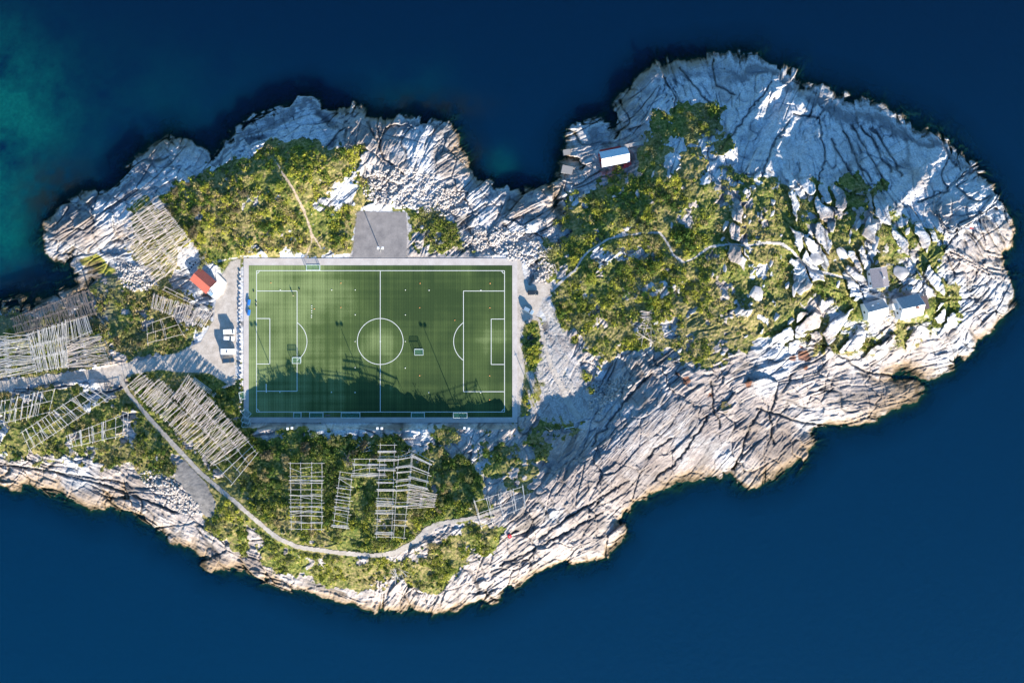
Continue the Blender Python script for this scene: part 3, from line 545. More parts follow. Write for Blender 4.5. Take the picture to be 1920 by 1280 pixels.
# ------------------------------------------------------------------ the pitch
def rect(mb, x0, y0, x1, y1, z):
    mb.add([P(x0, y1, z), P(x1, y1, z), P(x1, y0, z), P(x0, y0, z)], [(0, 1, 2, 3)])
def turf_mat():
    m = bpy.data.materials.new('artificial_turf'); m.use_nodes = True; nt = m.node_tree; L = nt.links.new
    b = nt.nodes['Principled BSDF']; b.inputs['Roughness'].default_value = .85; b.inputs['Specular IOR Level'].default_value = .25
    tc = nnode(nt, 'ShaderNodeTexCoord')
    def noise(sc, st=(1, 1, 1), det=4):
        mp = nnode(nt, 'ShaderNodeMapping'); mp.inputs['Scale'].default_value = st; L(tc.outputs['Object'], mp.inputs[0])
        n_ = nnode(nt, 'ShaderNodeTexNoise'); n_.inputs['Scale'].default_value = sc; n_.inputs['Detail'].default_value = det; L(mp.outputs[0], n_.inputs['Vector']); return n_.outputs['Fac']
    def m_(op, a, c):
        x = nnode(nt, 'ShaderNodeMath', operation=op)
        for s_, q in ((0, a), (1, c)):
            if isinstance(q, (int, float)): x.inputs[s_].default_value = q
            else: L(q, x.inputs[s_])
        return x.outputs[0]
    vert = noise(.55, (1, .015, 1), 6); hor = noise(.5, (.02, 1, 1), 5); big = noise(.035, (1, 1, 1), 3); fine = noise(2.5)
    sp = nnode(nt, 'ShaderNodeSeparateXYZ'); L(tc.outputs['Object'], sp.inputs[0])
    # sheen painted into the turf colour towards the west goal; sand infill at centre spot
    west_sheen = nnode(nt, 'ShaderNodeMapRange'); west_sheen.inputs[1].default_value = 12; west_sheen.inputs[2].default_value = -46; L(sp.outputs[0], west_sheen.inputs[0])
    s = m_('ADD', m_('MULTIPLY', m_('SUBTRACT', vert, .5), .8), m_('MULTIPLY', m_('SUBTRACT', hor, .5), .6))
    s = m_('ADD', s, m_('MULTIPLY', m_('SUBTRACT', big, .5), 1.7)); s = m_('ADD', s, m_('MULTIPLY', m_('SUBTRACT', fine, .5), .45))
    s = m_('ADD', s, m_('MULTIPLY', west_sheen.outputs[0], .72)); s = m_('ADD', s, .12)
    for (cu, cv, rr, am) in ((713, 640, 7, .35), (545, 640, 16, .15), (935, 640, 8, .25)):
        vd = nnode(nt, 'ShaderNodeVectorMath', operation='DISTANCE'); L(tc.outputs['Object'], vd.inputs[0]); vd.inputs[1].default_value = P(cu, cv, 0)
        mr = nnode(nt, 'ShaderNodeMapRange'); mr.inputs[1].default_value = rr; mr.inputs[2].default_value = 0; mr.inputs[4].default_value = am; L(vd.outputs['Value'], mr.inputs[0])
        s = m_('ADD', s, mr.outputs[0])
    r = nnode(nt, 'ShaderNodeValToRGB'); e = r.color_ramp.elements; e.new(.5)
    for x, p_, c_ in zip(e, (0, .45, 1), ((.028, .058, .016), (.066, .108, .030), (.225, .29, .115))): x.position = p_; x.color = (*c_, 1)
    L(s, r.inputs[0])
    # tuft rows : a weave of fine bands
    wv = nnode(nt, 'ShaderNodeTexWave'); wv.inputs['Scale'].default_value = .32; wv.inputs['Distortion'].default_value = .4; wv.inputs['Detail'].default_value = 2; L(tc.outputs['Object'], wv.inputs[0])
    mx = nnode(nt, 'ShaderNodeMix', data_type='RGBA', blend_type='MULTIPLY'); mx.inputs[0].default_value = .18
    L(r.outputs[0], mx.inputs[6]); L(wv.outputs['Fac'], mx.inputs[7]); L(mx.outputs[2], b.inputs['Base Color'])
    return m
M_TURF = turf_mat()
M_CONC = ground_mat('pale_concrete', (.42, .385, .36), (.48, .44, .41), (.53, .495, .465), .3, 4, .1)
M_LINE = node_mat('line_white', (.72, .74, .72), .8, var=.06, scale=2)
mb = MB()
for r_ in ((457.5, 484.5, 969.5, 498), (457.5, 498, 467, 781.5), (960, 498, 969.5, 781.5), (457.5, 781.5, 969.5, 791.5)): rect(mb, *r_, .01)
# kerb skirt so the surround is a slab
mb.box(P(713.5, 484.6, -.3), (512 * S, .16, .6)); mb.box(P(713.5, 791.6, -.3), (512 * S, .16, .6)); mb.box(P(457.4, 638, -.3), (.16, 307 * S, .6)); mb.box(P(969.6, 638, -.3), (.16, 307 * S, .6))
tag(mb.build('pitch_surround', M_CONC), 'pale concrete surround framing the football pitch', kind='structure')
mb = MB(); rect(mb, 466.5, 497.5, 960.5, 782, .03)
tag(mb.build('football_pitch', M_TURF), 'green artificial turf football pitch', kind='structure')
mb = MB(); LW = .95; ZL = .045
def hl(x0, x1, y): rect(mb, x0, y - LW / 2, x1, y + LW / 2, ZL)
def vl(x, y0, y1): rect(mb, x - LW / 2, y0, x + LW / 2, y1, ZL + .004)
X0, X1, Y0, Y1, XM, YM = 481, 946, 507.5, 772, 713, 640
hl(X0, X1, Y0); hl(X0, X1, Y1); vl(X0, Y0, Y1); vl(X1, Y0, Y1); vl(XM, Y0, Y1)
hl(X0, 557, 545.5); hl(X0, 557, 733); vl(557, 545.5, 733); hl(X0, 506, 597); hl(X0, 506, 682); vl(506, 597, 682)
hl(869, X1, 545.5); hl(869, X1, 734); vl(869, 545.5, 734); hl(921, X1, 598); hl(921, X1, 683); vl(921, 598, 683)
def arc(cx, cy, r, a0, a1, n=48, z=ZL + .008):
    for i in range(n):
        t0 = R(a0 + (a1 - a0) * i / n); t1 = R(a0 + (a1 - a0) * (i + 1) / n); q = []
        for rr, t in ((r - LW / 2, t0), (r + LW / 2, t0), (r + LW / 2, t1), (r - LW / 2, t1)): q.append(P(cx + rr * math.cos(t), cy + rr * math.sin(t), z))
        mb.add(q[::-1], [(0, 1, 2, 3)])
arc(XM, YM, 43, 0, 360, 96); arc(532.6, YM, 43, -55, 55); arc(893.5, YM, 43, 125, 235)
arc(X0, Y0, 5, 0, 90, 10); arc(X1, Y0, 5, 90, 180, 10); arc(X1, Y1, 5, 180, 270, 10); arc(X0, Y1, 5, 270, 360, 10)
arc(XM, YM, .6, 0, 360, 12)
tag(mb.build('pitch_lines', M_LINE), 'white line markings of the football pitch', kind='structure')

M_WHITE = node_mat('white_paint', (.78, .80, .80), .5, var=.05)
M_ALU = node_mat('goal_frame_alu', (.66, .74, .74), .35, var=.05)
def net_mat():
    m = bpy.data.materials.new('goal_net'); m.use_nodes = True; nt = m.node_tree; L = nt.links.new
    b = nt.nodes['Principled BSDF']; b.inputs['Base Color'].default_value = (.04, .22, .17, 1); b.inputs['Roughness'].default_value = .7
    tr = nnode(nt, 'ShaderNodeBsdfTransparent'); tc = nnode(nt, 'ShaderNodeTexCoord'); ck = nnode(nt, 'ShaderNodeTexVoronoi'); ck.inputs['Scale'].default_value = 9; ck.feature = 'DISTANCE_TO_EDGE'
    L(tc.outputs['Object'], ck.inputs['Vector'])
    mr = nnode(nt, 'ShaderNodeMapRange'); mr.inputs[1].default_value = .08; mr.inputs[2].default_value = .18; mr.inputs[3].default_value = .5; mr.inputs[4].default_value = .02; L(ck.outputs['Distance'], mr.inputs[0])
    ms = nnode(nt, 'ShaderNodeMixShader'); L(mr.outputs[0], ms.inputs[0]); L(tr.outputs[0], ms.inputs[1]); L(b.outputs[0], ms.inputs[2]); L(ms.outputs[0], nt.nodes['Material Output'].inputs['Surface'])
    return m
M_NET = net_mat()
def goal(u, v, wpx, dpx, h, rz, label, group=None, z0=None, lying=False):
    """u,v centre of the goal mouth at the base; depth goes to local +y"""
    z = .06 if z0 is None else z0
    W = wpx * S / 2; D = dpx * S
    t = empty('goal', P(u, v, z), rz, label, 'goal', group)
    f = MB(); r = .085
    for s in (-1, 1):
        f.tube((s * W, 0, 0), (s * W, 0, h), r); f.tube((s * W, 0, r), (s * W, D, r), r); f.tube((s * W, D * .95, 0), (s * W, D * .95, h * .96), r * .7); f.tube((s * W, 0, h), (s * W, D * .95, h * .96), r * .8)
    f.tube((-W, 0, h), (W, 0, h), r); f.tube((-W, D, r), (W, D, r), r); f.tube((-W, D * .95, h * .96), (W, D * .95, h * .96), r * .7)
    f.build('frame', M_ALU, t)
    nn = MB(); c = .04
    a, b2, zt = W - c, D * .95 - c, h - c
    nn.add([(-a, b2, .05), (a, b2, .05), (a, b2, zt * .95), (-a, b2, zt * .95)], [(0, 1, 2, 3)])
    nn.add([(-a, 0.05, zt), (a, 0.05, zt), (a, b2, zt * .95), (-a, b2, zt * .95)], [(0, 1, 2, 3)])
    for s in (-1, 1): nn.add([(s * a, 0.05, .05), (s * a, b2, .05), (s * a, b2, zt * .95), (s * a, .05, zt)], [(0, 1, 2, 3)])
    nn.build('net', M_NET, t)
    if lying: t.rotation_euler = (R(90), 0, rz); t.location.z += .1
    return t
goal(556.5, 680.5, 15.5, 11, 2.0, 0, 'small goal on the left half, astride the penalty area line')
goal(785, 665, 16, 11, 2.0, 0, 'small goal in the open right half of the pitch')
goal(587.5, 507, 25, 10, 2.1, 0, 'goal with green net on the far touchline, above the person')
for (u0, u1, lab) in ((551, 565, 'narrowest of the goals parked along the shaded near touchline'), (581, 606, 'medium goal on the near touchline, between the narrow goal and the dark bench'), (640, 675, 'widest goal parked on the shaded near touchline'), (771, 795.5, 'goal on the near touchline between the widest goal and the green netted one'), (849.5, 875, 'goal with bright green net, rightmost on the near touchline')):
    goal((u0 + u1) / 2, 782, u1 - u0, 9.5, 2.0, 0, lab)
goal(450.5, 742, 13.5, 9.5, 1.8, R(-79), 'small netted goal pushed off the left edge near the bushes')
goal(459, 777, 15, 10, 1.8, R(-45), 'tilted goal overlapping the lower left corner of the surround')
goal(459.5, 791, 14.5, 8.5, 1.8, R(-22), 'goal wedged between two others below the corner', z0=.15)
goal(462, 800, 15, 9, 1.8, R(-6), 'lowest goal of the cluster below the pitch corner, half in bushes', z0=.3)
def bar_thing(name, mat, a, b, z, r, label, cat, h=.0):
    c = ((a[0] + b[0]) / 2, (a[1] + b[1]) / 2); o = P(*c, z); mb = MB(); pa = Vector(P(*a, z)) - Vector(o); pb = Vector(P(*b, z)) - Vector(o)
    mb.tube(pa, pb, r, n=6); 
    if h:
        for t in (.1, .5, .9):
            q = pa.lerp(pb, t); mb.tube(q - Vector((0, 0, z - .05)), q, r * .6)
    ob = mb.build(name, mat); ob.location = o; return tag(ob, label, cat)
bar_thing('crossbar', M_WHITE, (499, 719.5), (499.3, 735.5), .35, .16, 'loose white crossbar lying on the turf inside the left penalty area', 'bar', .1)
M_DARK = node_mat('dark_rubber', (.02, .02, .025), .6, var=.3)
M_BENCH = node_mat('bench_grey', (.13, .13, .15), .6, var=.2)
def bench(u, v, L_, rz, label):
    t = empty('bench', P(u, v, .06), rz, label, 'bench'); s = MB(); s.box((0, 0, .45), (L_, .4, .06)); s.build('seat', M_BENCH, t)
    for k in (-1, 1):
        l = MB(); l.box((k * L_ * .4, 0, .21), (.08, .34, .42)); l.build('leg', M_DARK, t)
bench(614.5, 778, 2.0, 0, 'dark bench on the near touchline between two parked goals')
M_BLUE = node_mat('blue_plastic', (.04, .22, .62), .35, var=.15)
def shelter(u, v, label):
    t = empty('team_shelter', P(u, v, .04), R(-8), label, 'shelter', 'blue shelters on the left edge of the pitch')
    rings = []
    for y in (-1.15, 1.15):
        pr = [(-.7, 0), (-.72, 1.2), (-.5, 1.75), (.1, 2.0), (.55, 1.95), (.55, 1.88), (.1, 1.92), (-.44, 1.68), (-.64, 1.2), (-.62, 0)]
        rings.append([(x, y, z) for x, z in pr])
    m_ = MB(); m_.loft(rings); m_.build('shell', M_BLUE, t)
    t.scale = (1, 1, .5)
    b_ = MB(); b_.box((-.2, 0, .42), (.4, 2.1, .06)); b_.build('seat', M_BLUE, t)
    for s in (-1, 1):
        w_ = MB(); w_.box((-.25, s * 1.12, .85), (.75, .05, 1.6), taper=.15); w_.build('side_panel', M_BLUE, t)
shelter(467.5, 567, 'upper of the two blue player shelters beside the left goal line')
shelter(467.5, 586, 'lower of the two blue player shelters beside the left goal line')
def bag(u, v, label):
    mb = MB(); rings = []
    for x, s in ((-.32, .4), (-.26, .9), (0, 1), (.26, .9), (.32, .4)): rings.append([(x, .2 * s * math.cos(t), .2 + .19 * s * math.sin(t)) for t in [i * math.pi / 4 for i in range(8)]])
    mb.loft(rings); o = mb.build('sports_bag', M_DARK, smooth=True); o.location = P(u, v, .05); o.rotation_euler = (0, 0, R(60)); tag(o, label, 'bag')
bag(475.8, 546.3, 'black sports bag outside the goal line, level with the top of the penalty area')
bag(480.5, 566, 'upper of two black bags lying on the goal line by the blue shelters')
bag(480.5, 573, 'lower of two black bags lying on the goal line by the blue shelters')
bag(561.5, 542.5, 'small black bag just outside the upper left penalty area corner')

# training markers
M_CW = node_mat('marker_white', (.75, .78, .7), .5); M_CO = node_mat('marker_orange', (.8, .32, .1), .5)
def cone_mesh(mat):
    mb = MB(); rg = []
    for r_, z in ((.26, 0), (.26, .02), (.12, .13), (.08, .13), (.2, .0)): rg.append([(r_ * math.cos(i * math.pi / 6), r_ * math.sin(i * math.pi / 6), z) for i in range(12)])
    mb.loft(rg, cap=False); return mb.mesh('marker_cone', mat)
cw, co_ = cone_mesh(M_CW), cone_mesh(M_CO)
ROW = [(584.4, 573), (584.4, 577), (584.4, 581.7), (584.4, 585.6), (583.9, 590.8), (583.9, 594.6)]
WHT = [(525.3, 543.4), (621.9, 543.4), (666, 543.4), (666, 589.8), (665.7, 639.8), (760, 543.5), (804.4, 544), (901.6, 544), (760, 590), (760, 639.7), (759.8, 689.5), (804, 735.7), (901, 735.9), (524.8, 735), (621.5, 735), (665.7, 689), (665.7, 735.4)]
ORG = [(639, 530.5), (639, 576), (507.8, 530), (787.6, 531), (919, 531), (787, 576.5), (918.4, 576.5), (786.8, 703.6), (918, 704), (918, 749), (852.8, 600)]
def cone(p, me_, label, group):
    o = link('marker_cone', me_); o.location = P(p[0], p[1], .06); s_ = random.uniform(.75, .95); o.scale = (s_, s_, 1); tag(o, label, 'marker cone', group)
for p in ROW: cone(p, cw, 'white marker disc in the short training row left of the centre circle', 'row of white training markers')
for p in WHT: cone(p, cw, 'white marker disc set out on the open turf', 'white markers spread over the pitch')
for p in ORG: cone(p, co_, 'small orange marker disc set out on the open turf', 'orange markers spread over the pitch')
cone((589.2, 578.6), co_, 'orange marker disc beside the row of white markers', None)

# ------------------------------------------------------------------ person
def person(u, v):
    skin = node_mat('skin', (.5, .32, .24), .6); shirt = node_mat('shirt_pale', (.62, .58, .38), .8); trou = node_mat('trousers_dark', (.04, .05, .08), .8); hair_m = node_mat('hair_fair', (.32, .22, .10), .7)
    t = empty('person', P(u, v, .05), R(200), 'person in a pale yellow top standing alone in the upper left penalty area', 'person')
    me = bpy.data.meshes.new('body')
    J = dict(pel=(0, 0, .84), ch=(0, 0, 1.12), nk=(0, 0, 1.33), hd=(0, -.01, 1.45), tp=(0, 0, 1.56), ls=(-.17, 0, 1.28), le=(-.23, .02, 1.04), lh=(-.24, -.08, .84), rs=(.17, 0, 1.28), re=(.24, .03, 1.04), rh=(.24, -.06, .83), lk=(-.1, -.02, .46), lf=(-.11, .02, .07), lt=(-.11, -.14, .04), rk=(.1, .03, .46), rf=(.12, .08, .07), rt=(.12, -.07, .04), lhp=(-.09, 0, .8), rhp=(.09, 0, .8))
    ks = list(J); ed = [('pel', 'ch'), ('ch', 'nk'), ('nk', 'hd'), ('hd', 'tp'), ('ch', 'ls'), ('ls', 'le'), ('le', 'lh'), ('ch', 'rs'), ('rs', 're'), ('re', 'rh'), ('pel', 'lhp'), ('lhp', 'lk'), ('lk', 'lf'), ('lf', 'lt'), ('pel', 'rhp'), ('rhp', 'rk'), ('rk', 'rf'), ('rf', 'rt')]
    me.from_pydata([J[k] for k in ks], [(ks.index(a), ks.index(b)) for a, b in ed], []); me.materials.append(skin)
    o = link('body', me, t); md = o.modifiers.new('skin', 'SKIN'); sv = me.skin_vertices
    if not sv: bpy.context.view_layer.objects.active = o
    rad = dict(pel=.13, ch=.15, nk=.055, hd=.095, tp=.06, ls=.06, le=.042, lh=.03, rs=.06, re=.042, rh=.03, lk=.06, lf=.04, lt=.035, rk=.06, rf=.04, rt=.035, lhp=.09, rhp=.09)
    if len(me.skin_vertices):
        for i, k in enumerate(ks): me.skin_vertices[0].data[i].radius = (rad[k], rad[k])
        me.skin_vertices[0].data[0].use_root = True
    o.modifiers.new('sub', 'SUBSURF').levels = 2; o.modifiers['sub'].render_levels = 2
    def tubes(name, segs, mat):
        m_ = MB()
        for a, b, r1, r2 in segs: m_.tube(J[a] if isinstance(a, str) else a, J[b] if isinstance(b, str) else b, r1, r2, n=10)
        m_.build(name, mat, t, True)
    tubes('shirt', [((0, 0, .8), (0, 0, 1.12), .155, .175), ((0, 0, 1.12), (0, 0, 1.3), .175, .09), ((-.1, 0, 1.26), 'le', .085, .06), ((.1, 0, 1.26), 're', .085, .06)], shirt)
    tubes('trousers', [((0, 0, .92), (0, 0, .76), .15, .14), ('lhp', 'lk', .105, .08), ('lk', 'lf', .08, .06), ('rhp', 'rk', .105, .08), ('rk', 'rf', .08, .06)], trou)
    h_ = MB(); rg = []
    for z, r_ in ((1.44, .085), (1.49, .112), (1.54, .105), (1.585, .06), (1.6, .01)): rg.append([(r_ * math.cos(i * math.pi / 5), .012 + r_ * math.sin(i * math.pi / 5), z) for i in range(10)])
    h_.loft(rg); h_.build('hair', hair_m, t, True)
person(550.3, 554)

# ------------------------------------------------------------------ floodlights
M_STEEL = node_mat('galvanised_steel', (.42, .44, .45), .4, .6, .1); M_LAMP = node_mat('lamp_white', (.85, .86, .88), .3)
def mast(u, v, h, rz, label, heads=2):
    z = float(terr(u, v)); t = empty('floodlight_mast', P(u, v, z), rz, label, 'floodlight', 'floodlight masts round the pitch')
    p = MB(); p.tube((0, 0, -.5), (0, 0, h), .19, .10, 8); p.build('pole', M_STEEL, t)
    a = MB(); a.tube((-1.1, 0, h), (1.1, 0, h), .07); a.build('crossarm', M_STEEL, t)
    for k in (-1, 1):
        l = MB(); l.box((k * .85, .15, h - .1), (.95, 1.0, .45), taper=.2); l.build('lamp_head', M_LAMP, t)
mast(551, 794.5, 15, R(8), 'left floodlight mast standing under the shaded rock face below the pitch')
mast(712, 794.5, 15, 0, 'middle floodlight mast below the pitch, in line with the halfway line')
mast(868, 794.5, 15, R(-8), 'right floodlight mast below the pitch, past the widest rack')
mast(713.5, 471.5, 15, 0, 'floodlight mast on the grey grit pad above the pitch')
M_WOOD = node_mat('weathered_pole', (.54, .475, .42), .85, var=.22, scale=1.5)
M_WOODB = node_mat('brown_pole', (.25, .195, .165), .85, var=.3, scale=1.5)
M_WOODG = node_mat('grey_pole', (.52, .50, .475), .85, var=.2, scale=1.5)
M_WOODP = node_mat('pale_pole', (.66, .62, .58), .8, var=.1)
def upole(u, v, h, label):
    z = float(terr(u, v)); t = empty('utility_pole', P(u, v, z), R(20), label, 'pole'); p = MB(); p.tube((0, 0, -.4), (0, 0, h), .14, .1, 7); p.build('post', M_WOOD, t)
    a = MB(); a.box((0, 0, h - .5), (1.4, .1, .1)); a.build('crossarm', M_WOOD, t)
upole(1023, 801, 11, 'thin wooden pole in the shade below the scree, right of the pitch')

# ------------------------------------------------------------------ stones
def stone_verts(k, seed, flat_=.7, el=1.0, ang_=False):
    r_ = random.Random(seed); import bmesh
    bm = bmesh.new(); bmesh.ops.create_icosphere(bm, subdivisions=k, radius=1)
    pl = [(Vector((r_.uniform(-1, 1), r_.uniform(-1, 1), r_.uniform(-.4, 1))).normalized(), r_.uniform(.45, .75)) for _ in range(15)]
    for v_ in bm.verts:
        c = v_.co.copy()
        for nrm, d in pl:
            q = c.dot(nrm)
            if q > d: c -= nrm * (q - d)
        v_.co = Vector((c.x * el, c.y, c.z * flat_))
    V_ = np.array([v_.co[:] for v_ in bm.verts]); F_ = np.array([[v_.index for v_ in f.verts] for f in bm.faces]); bm.free(); return V_, F_
def rock_mat(name, c, var=.25):
    m = node_mat(name, c, .9, var=var, scale=1.3); return m
M_STONE = rock_mat('boulder_stone', (.42, .41, .41), .3); M_STONEW = rock_mat('pale_stone', (.42, .39, .365), .35)
SM = []
for k in range(10):
    V_, F_ = stone_verts(3, 100 + k, .6); SM.append(mesh_np('boulder', V_, F_, M_STONE))
for k in range(5):
    V_, F_ = stone_verts(2, 140 + k, .8); SM.append(mesh_np('boulder', V_, F_, M_STONEW))
def boulder(u, v, a, b, c, deg, label, group, me_=None, sink=.25):
    z = ground(u, v, max(2, a * .25)); o = link('boulder', me_ or random.choice(SM[:10]))
    o.location = P(u, v, z + c * S * .5 * (1 - 2 * sink)); o.scale = (a * S / 2 / .8, b * S / 2 / .8, c * S / 2 / .5); o.rotation_euler = (R(random.uniform(-12, 12)), R(random.uniform(-12, 12)), R(deg)); tag(o, label, 'boulder', group)
y = 509.0; k = 0
while y < 776:
    big = random.uniform(4.2, 6.2)
    boulder(449 + random.uniform(-.8, .8) + (1 if y > 600 else 0), y, big, big, big * .8, random.uniform(0, 90), 'pale boulder in the barrier row between gravel lot and pitch', 'row of barrier boulders left of the pitch', SM[10 + k % 5], .1)
    y += random.uniform(7.6, 9.4); k += 1
for (u_, v_, a_, b_, d_, lab) in [(1532, 486, 30, 22, 20, 'broad pale slab left of the pointed slab on the eastern hill'), (1578, 474, 36, 18, 52, 'pointed pale slab right of the broad one on the eastern hill'), (1420, 552, 26, 36, -20, 'large cracked pale block left of the bend in the hill footpath'), (1640, 455, 15, 36, 15, 'tall pale slab above the square house'), (1628, 420, 11, 32, 10, 'upright slab in the dark hollow above the houses'), (1595, 440, 6, 38, 10, 'knife-thin pale slab standing in the green gully'), (1690, 512, 30, 26, 0, 'wide smooth grey slab right of the square house'), (1490, 545, 11, 26, 10, 'sharp triangular slab below the footpath'), (1196, 362, 11, 20, 0, 'rounded shaded stone left of the gully below the red cabin'), (1254, 330, 10, 8, 0, 'small pale stone in the scrub right of the red cabin'), (1258, 262, 10, 17, 0, 'pale stone pillar in the gully below the dome'), (1175, 428, 14, 10, 0, 'bluish stone by the fork in the footpath'), (1072, 372, 11, 15, 0, 'grey stone above the channel'), (295, 857, 9, 16, 10, 'round pale boulder beside the southern road'), (1160, 645, 9, 7, 0, 'lone pale stone in the scrub above the slabs')]:
    boulder(u_, v_, a_, b_, min(a_, b_) * .34, -d_, lab, None, random.choice(SM[:10]))
cnt = 0
while cnt < 46:
    u_ = random.uniform(1180, 1780); v_ = random.uniform(200, 680)
    if sampveg(np.array(u_), np.array(v_)) < .5: continue
    if u_ < 1330 and random.random() < .6: continue
    if samp(dfoot, np.array(u_), np.array(v_)) > -7: continue
    if any(abs(u_ - a) < 24 and abs(v_ - b) < 22 for a, b in ((1640, 520), (1636, 580), (1705, 575), (1748, 568))): continue
    a = random.uniform(4, 11) * (1.0 if random.random() < .85 else 1.5); boulder(u_, v_, a, a * random.uniform(1.2, 2.6), a * random.uniform(.45, .8), random.uniform(-40, 0) + (0 if v_ < 560 else -30), 'weathered pale boulder among the turf of the eastern hill', 'boulders scattered over the eastern hill'); cnt += 1

def rubble(name, polys, n, s0, s1, label, col):
    base, F0 = stone_verts(1, 5, .7); V_all = []; F_all = []; C = []
    bases = [stone_verts(1, 300 + i, .7)[0] for i in range(6)]
    k = 0
    for pl, frac in polys:
        p = np.array(pl); m = int(n * frac); us = rng.uniform(p[:, 0].min(), p[:, 0].max(), m * 3); vs = rng.uniform(p[:, 1].min(), p[:, 1].max(), m * 3)
        ok = poly_sdf(us, vs, pl) + fbm(us / 12, vs / 12, 2, 9) * 10 > 0
        us, vs = us[ok][:m], vs[ok][:m]; zs = terr(us, vs)
        for u_, v_, z_ in zip(us, vs, zs):
            if z_ < SEA + .1: continue
            s_ = (s0 + (s1 - s0) * rng.random() ** 2.2); b = bases[k % 6]; a = rng.uniform(0, 6.28); ca, sa = math.cos(a), math.sin(a)
            q = b * np.array([s_, s_ * rng.uniform(.6, 1), s_ * .8]); x = q[:, 0] * ca - q[:, 1] * sa; y_ = q[:, 0] * sa + q[:, 1] * ca
            px, py, pz = P(u_, v_, z_ + s_ * .25); V_all.append(np.stack([x + px, y_ + py, q[:, 2] + pz], 1)); F_all.append(F0 + k * len(b)); k += 1
    me_ = mesh_np(name, np.concatenate(V_all), np.concatenate(F_all), col); tag(link(name, me_), label, kind='stuff')
rubble('rubble', [([(690, 320), (760, 310), (830, 340), (870, 370), (880, 405), (830, 405), (760, 385), (700, 380), (680, 350)], .36), ([(870, 440), (930, 425), (1000, 440), (1030, 470), (1040, 520), (1010, 530), (985, 490), (940, 480), (890, 470)], .28), ([(225, 490), (270, 495), (300, 535), (250, 545), (215, 520)], .13), ([(1115, 720), (1165, 705), (1185, 720), (1130, 775), (1105, 770)], .13), ([(285, 880), (330, 900), (380, 960), (340, 965), (250, 890)], .1)], 5200, .25, 1.0, 'jumbled heaps of pale broken stone', M_STONEW)
rubble('shore_cobbles', [([(760, 230), (860, 260), (880, 330), (800, 330), (740, 270)], .3), ([(1010, 600), (1100, 620), (1110, 760), (1040, 780), (1000, 690)], .4), ([(940, 430), (1000, 400), (1040, 430), (1020, 460), (950, 460)], .3)], 1500, .12, .42, 'grey cobbles strewn along the gullies', M_STONE)

# ------------------------------------------------------------------ vegetation
PAL = np.array([(.050, .095, .018), (.075, .13, .022), (.17, .20, .03), (.34, .34, .045), (.15, .155, .055), (.33, .27, .12), (.13, .11, .06), (.035, .07, .018)])
def leaf_mat():
    m = bpy.data.materials.new('foliage'); m.use_nodes = True; nt = m.node_tree; L = nt.links.new
    b = nt.nodes['Principled BSDF']; b.inputs['Roughness'].default_value = .75; b.inputs['Specular IOR Level'].default_value = .2
    a = nnode(nt, 'ShaderNodeAttribute', attribute_name='leafcol'); L(a.outputs['Color'], b.inputs['Base Color'])
    tl = nnode(nt, 'ShaderNodeBsdfTranslucent'); L(a.outputs['Color'], tl.inputs[0]); ms = nnode(nt, 'ShaderNodeMixShader'); ms.inputs[0].default_value = .22
    L(b.outputs[0], ms.inputs[1]); L(tl.outputs[0], ms.inputs[2]); L(ms.outputs[0], nt.nodes['Material Output'].inputs['Surface']); return m
M_LEAF = leaf_mat()
def leaves(cx, cy, cz, rad, hgt, col, nl, size):
    """arrays per shrub -> quads. nl leaves each"""
    n_ = len(cx); N = n_ * nl; rep = np.repeat(np.arange(n_), nl)
    th = rng.uniform(0, 2 * np.pi, N); ph = np.arccos(rng.uniform(-.1, 1, N)); rr = rng.uniform(.55, 1.0, N) * (1 + .28 * np.sin(3 * th + rep) + .18 * np.sin(5 * th + 2.3 * rep))
    d = np.stack([np.sin(ph) * np.cos(th), np.sin(ph) * np.sin(th), np.cos(ph)], 1)
    c = np.stack([cx[rep] + d[:, 0] * rr * rad[rep], cy[rep] + d[:, 1] * rr * rad[rep], cz[rep] + d[:, 2] * rr * hgt[rep]], 1)
    nr = d + rng.normal(0, .55, (N, 3)); nr /= np.linalg.norm(nr, axis=1)[:, None]
    t = np.cross(nr, rng.normal(0, 1, (N, 3))); t /= np.linalg.norm(t, axis=1)[:, None] + 1e-9; b = np.cross(nr, t)
    s = (size * rng.uniform(.6, 1.4, N))[:, None] * .5; s2 = s * rng.uniform(.5, .9, (N, 1))
    q = np.stack([c - t * s, c + b * s2, c + t * s, c - b * s2], 1).reshape(-1, 3)
    F_ = np.arange(N * 4).reshape(N, 4); cl = col[rep] * rng.uniform(.75, 1.75, (N, 1)); cl = np.concatenate([cl, np.ones((N, 1))], 1)
    return q, F_, np.repeat(cl, 4, axis=0)
# scrub as one mass
SC = [((290, 690, 275, 495), 1500, (2, 3, 1, 3, 5, 4, 0)), ((450, 910, 805, 1035), 1900, (0, 1, 1, 7, 2, 4, 0)), ((236, 480, 700, 900), 500, (0, 1, 7, 2, 4)), ((385, 930, 940, 1108), 1000, (1, 2, 3, 2, 4, 5)), ((1040, 1330, 330, 690), 1450, (1, 2, 2, 3, 4, 1, 5)), ((1200, 1700, 190, 660), 620, (1, 4, 2, 5, 1)), ((175, 402, 545, 674), 520, (1, 4, 5, 2, 6)), ((-60, 350, 712, 890), 650, (1, 2, 4, 5, 0)), ((660, 890, 388, 480), 330, (1, 2, 4, 5)), ((974, 1120, 590, 800), 330, (2, 1, 3, 4)), ((800, 1110, 795, 870), 110, (0, 7, 1, 4)), ((0, 210, 590, 710), 260, (1, 2, 4)), ((1500, 1810, 520, 680), 220, (1, 4, 2, 5))]
cu, cv, pc = [], [], []
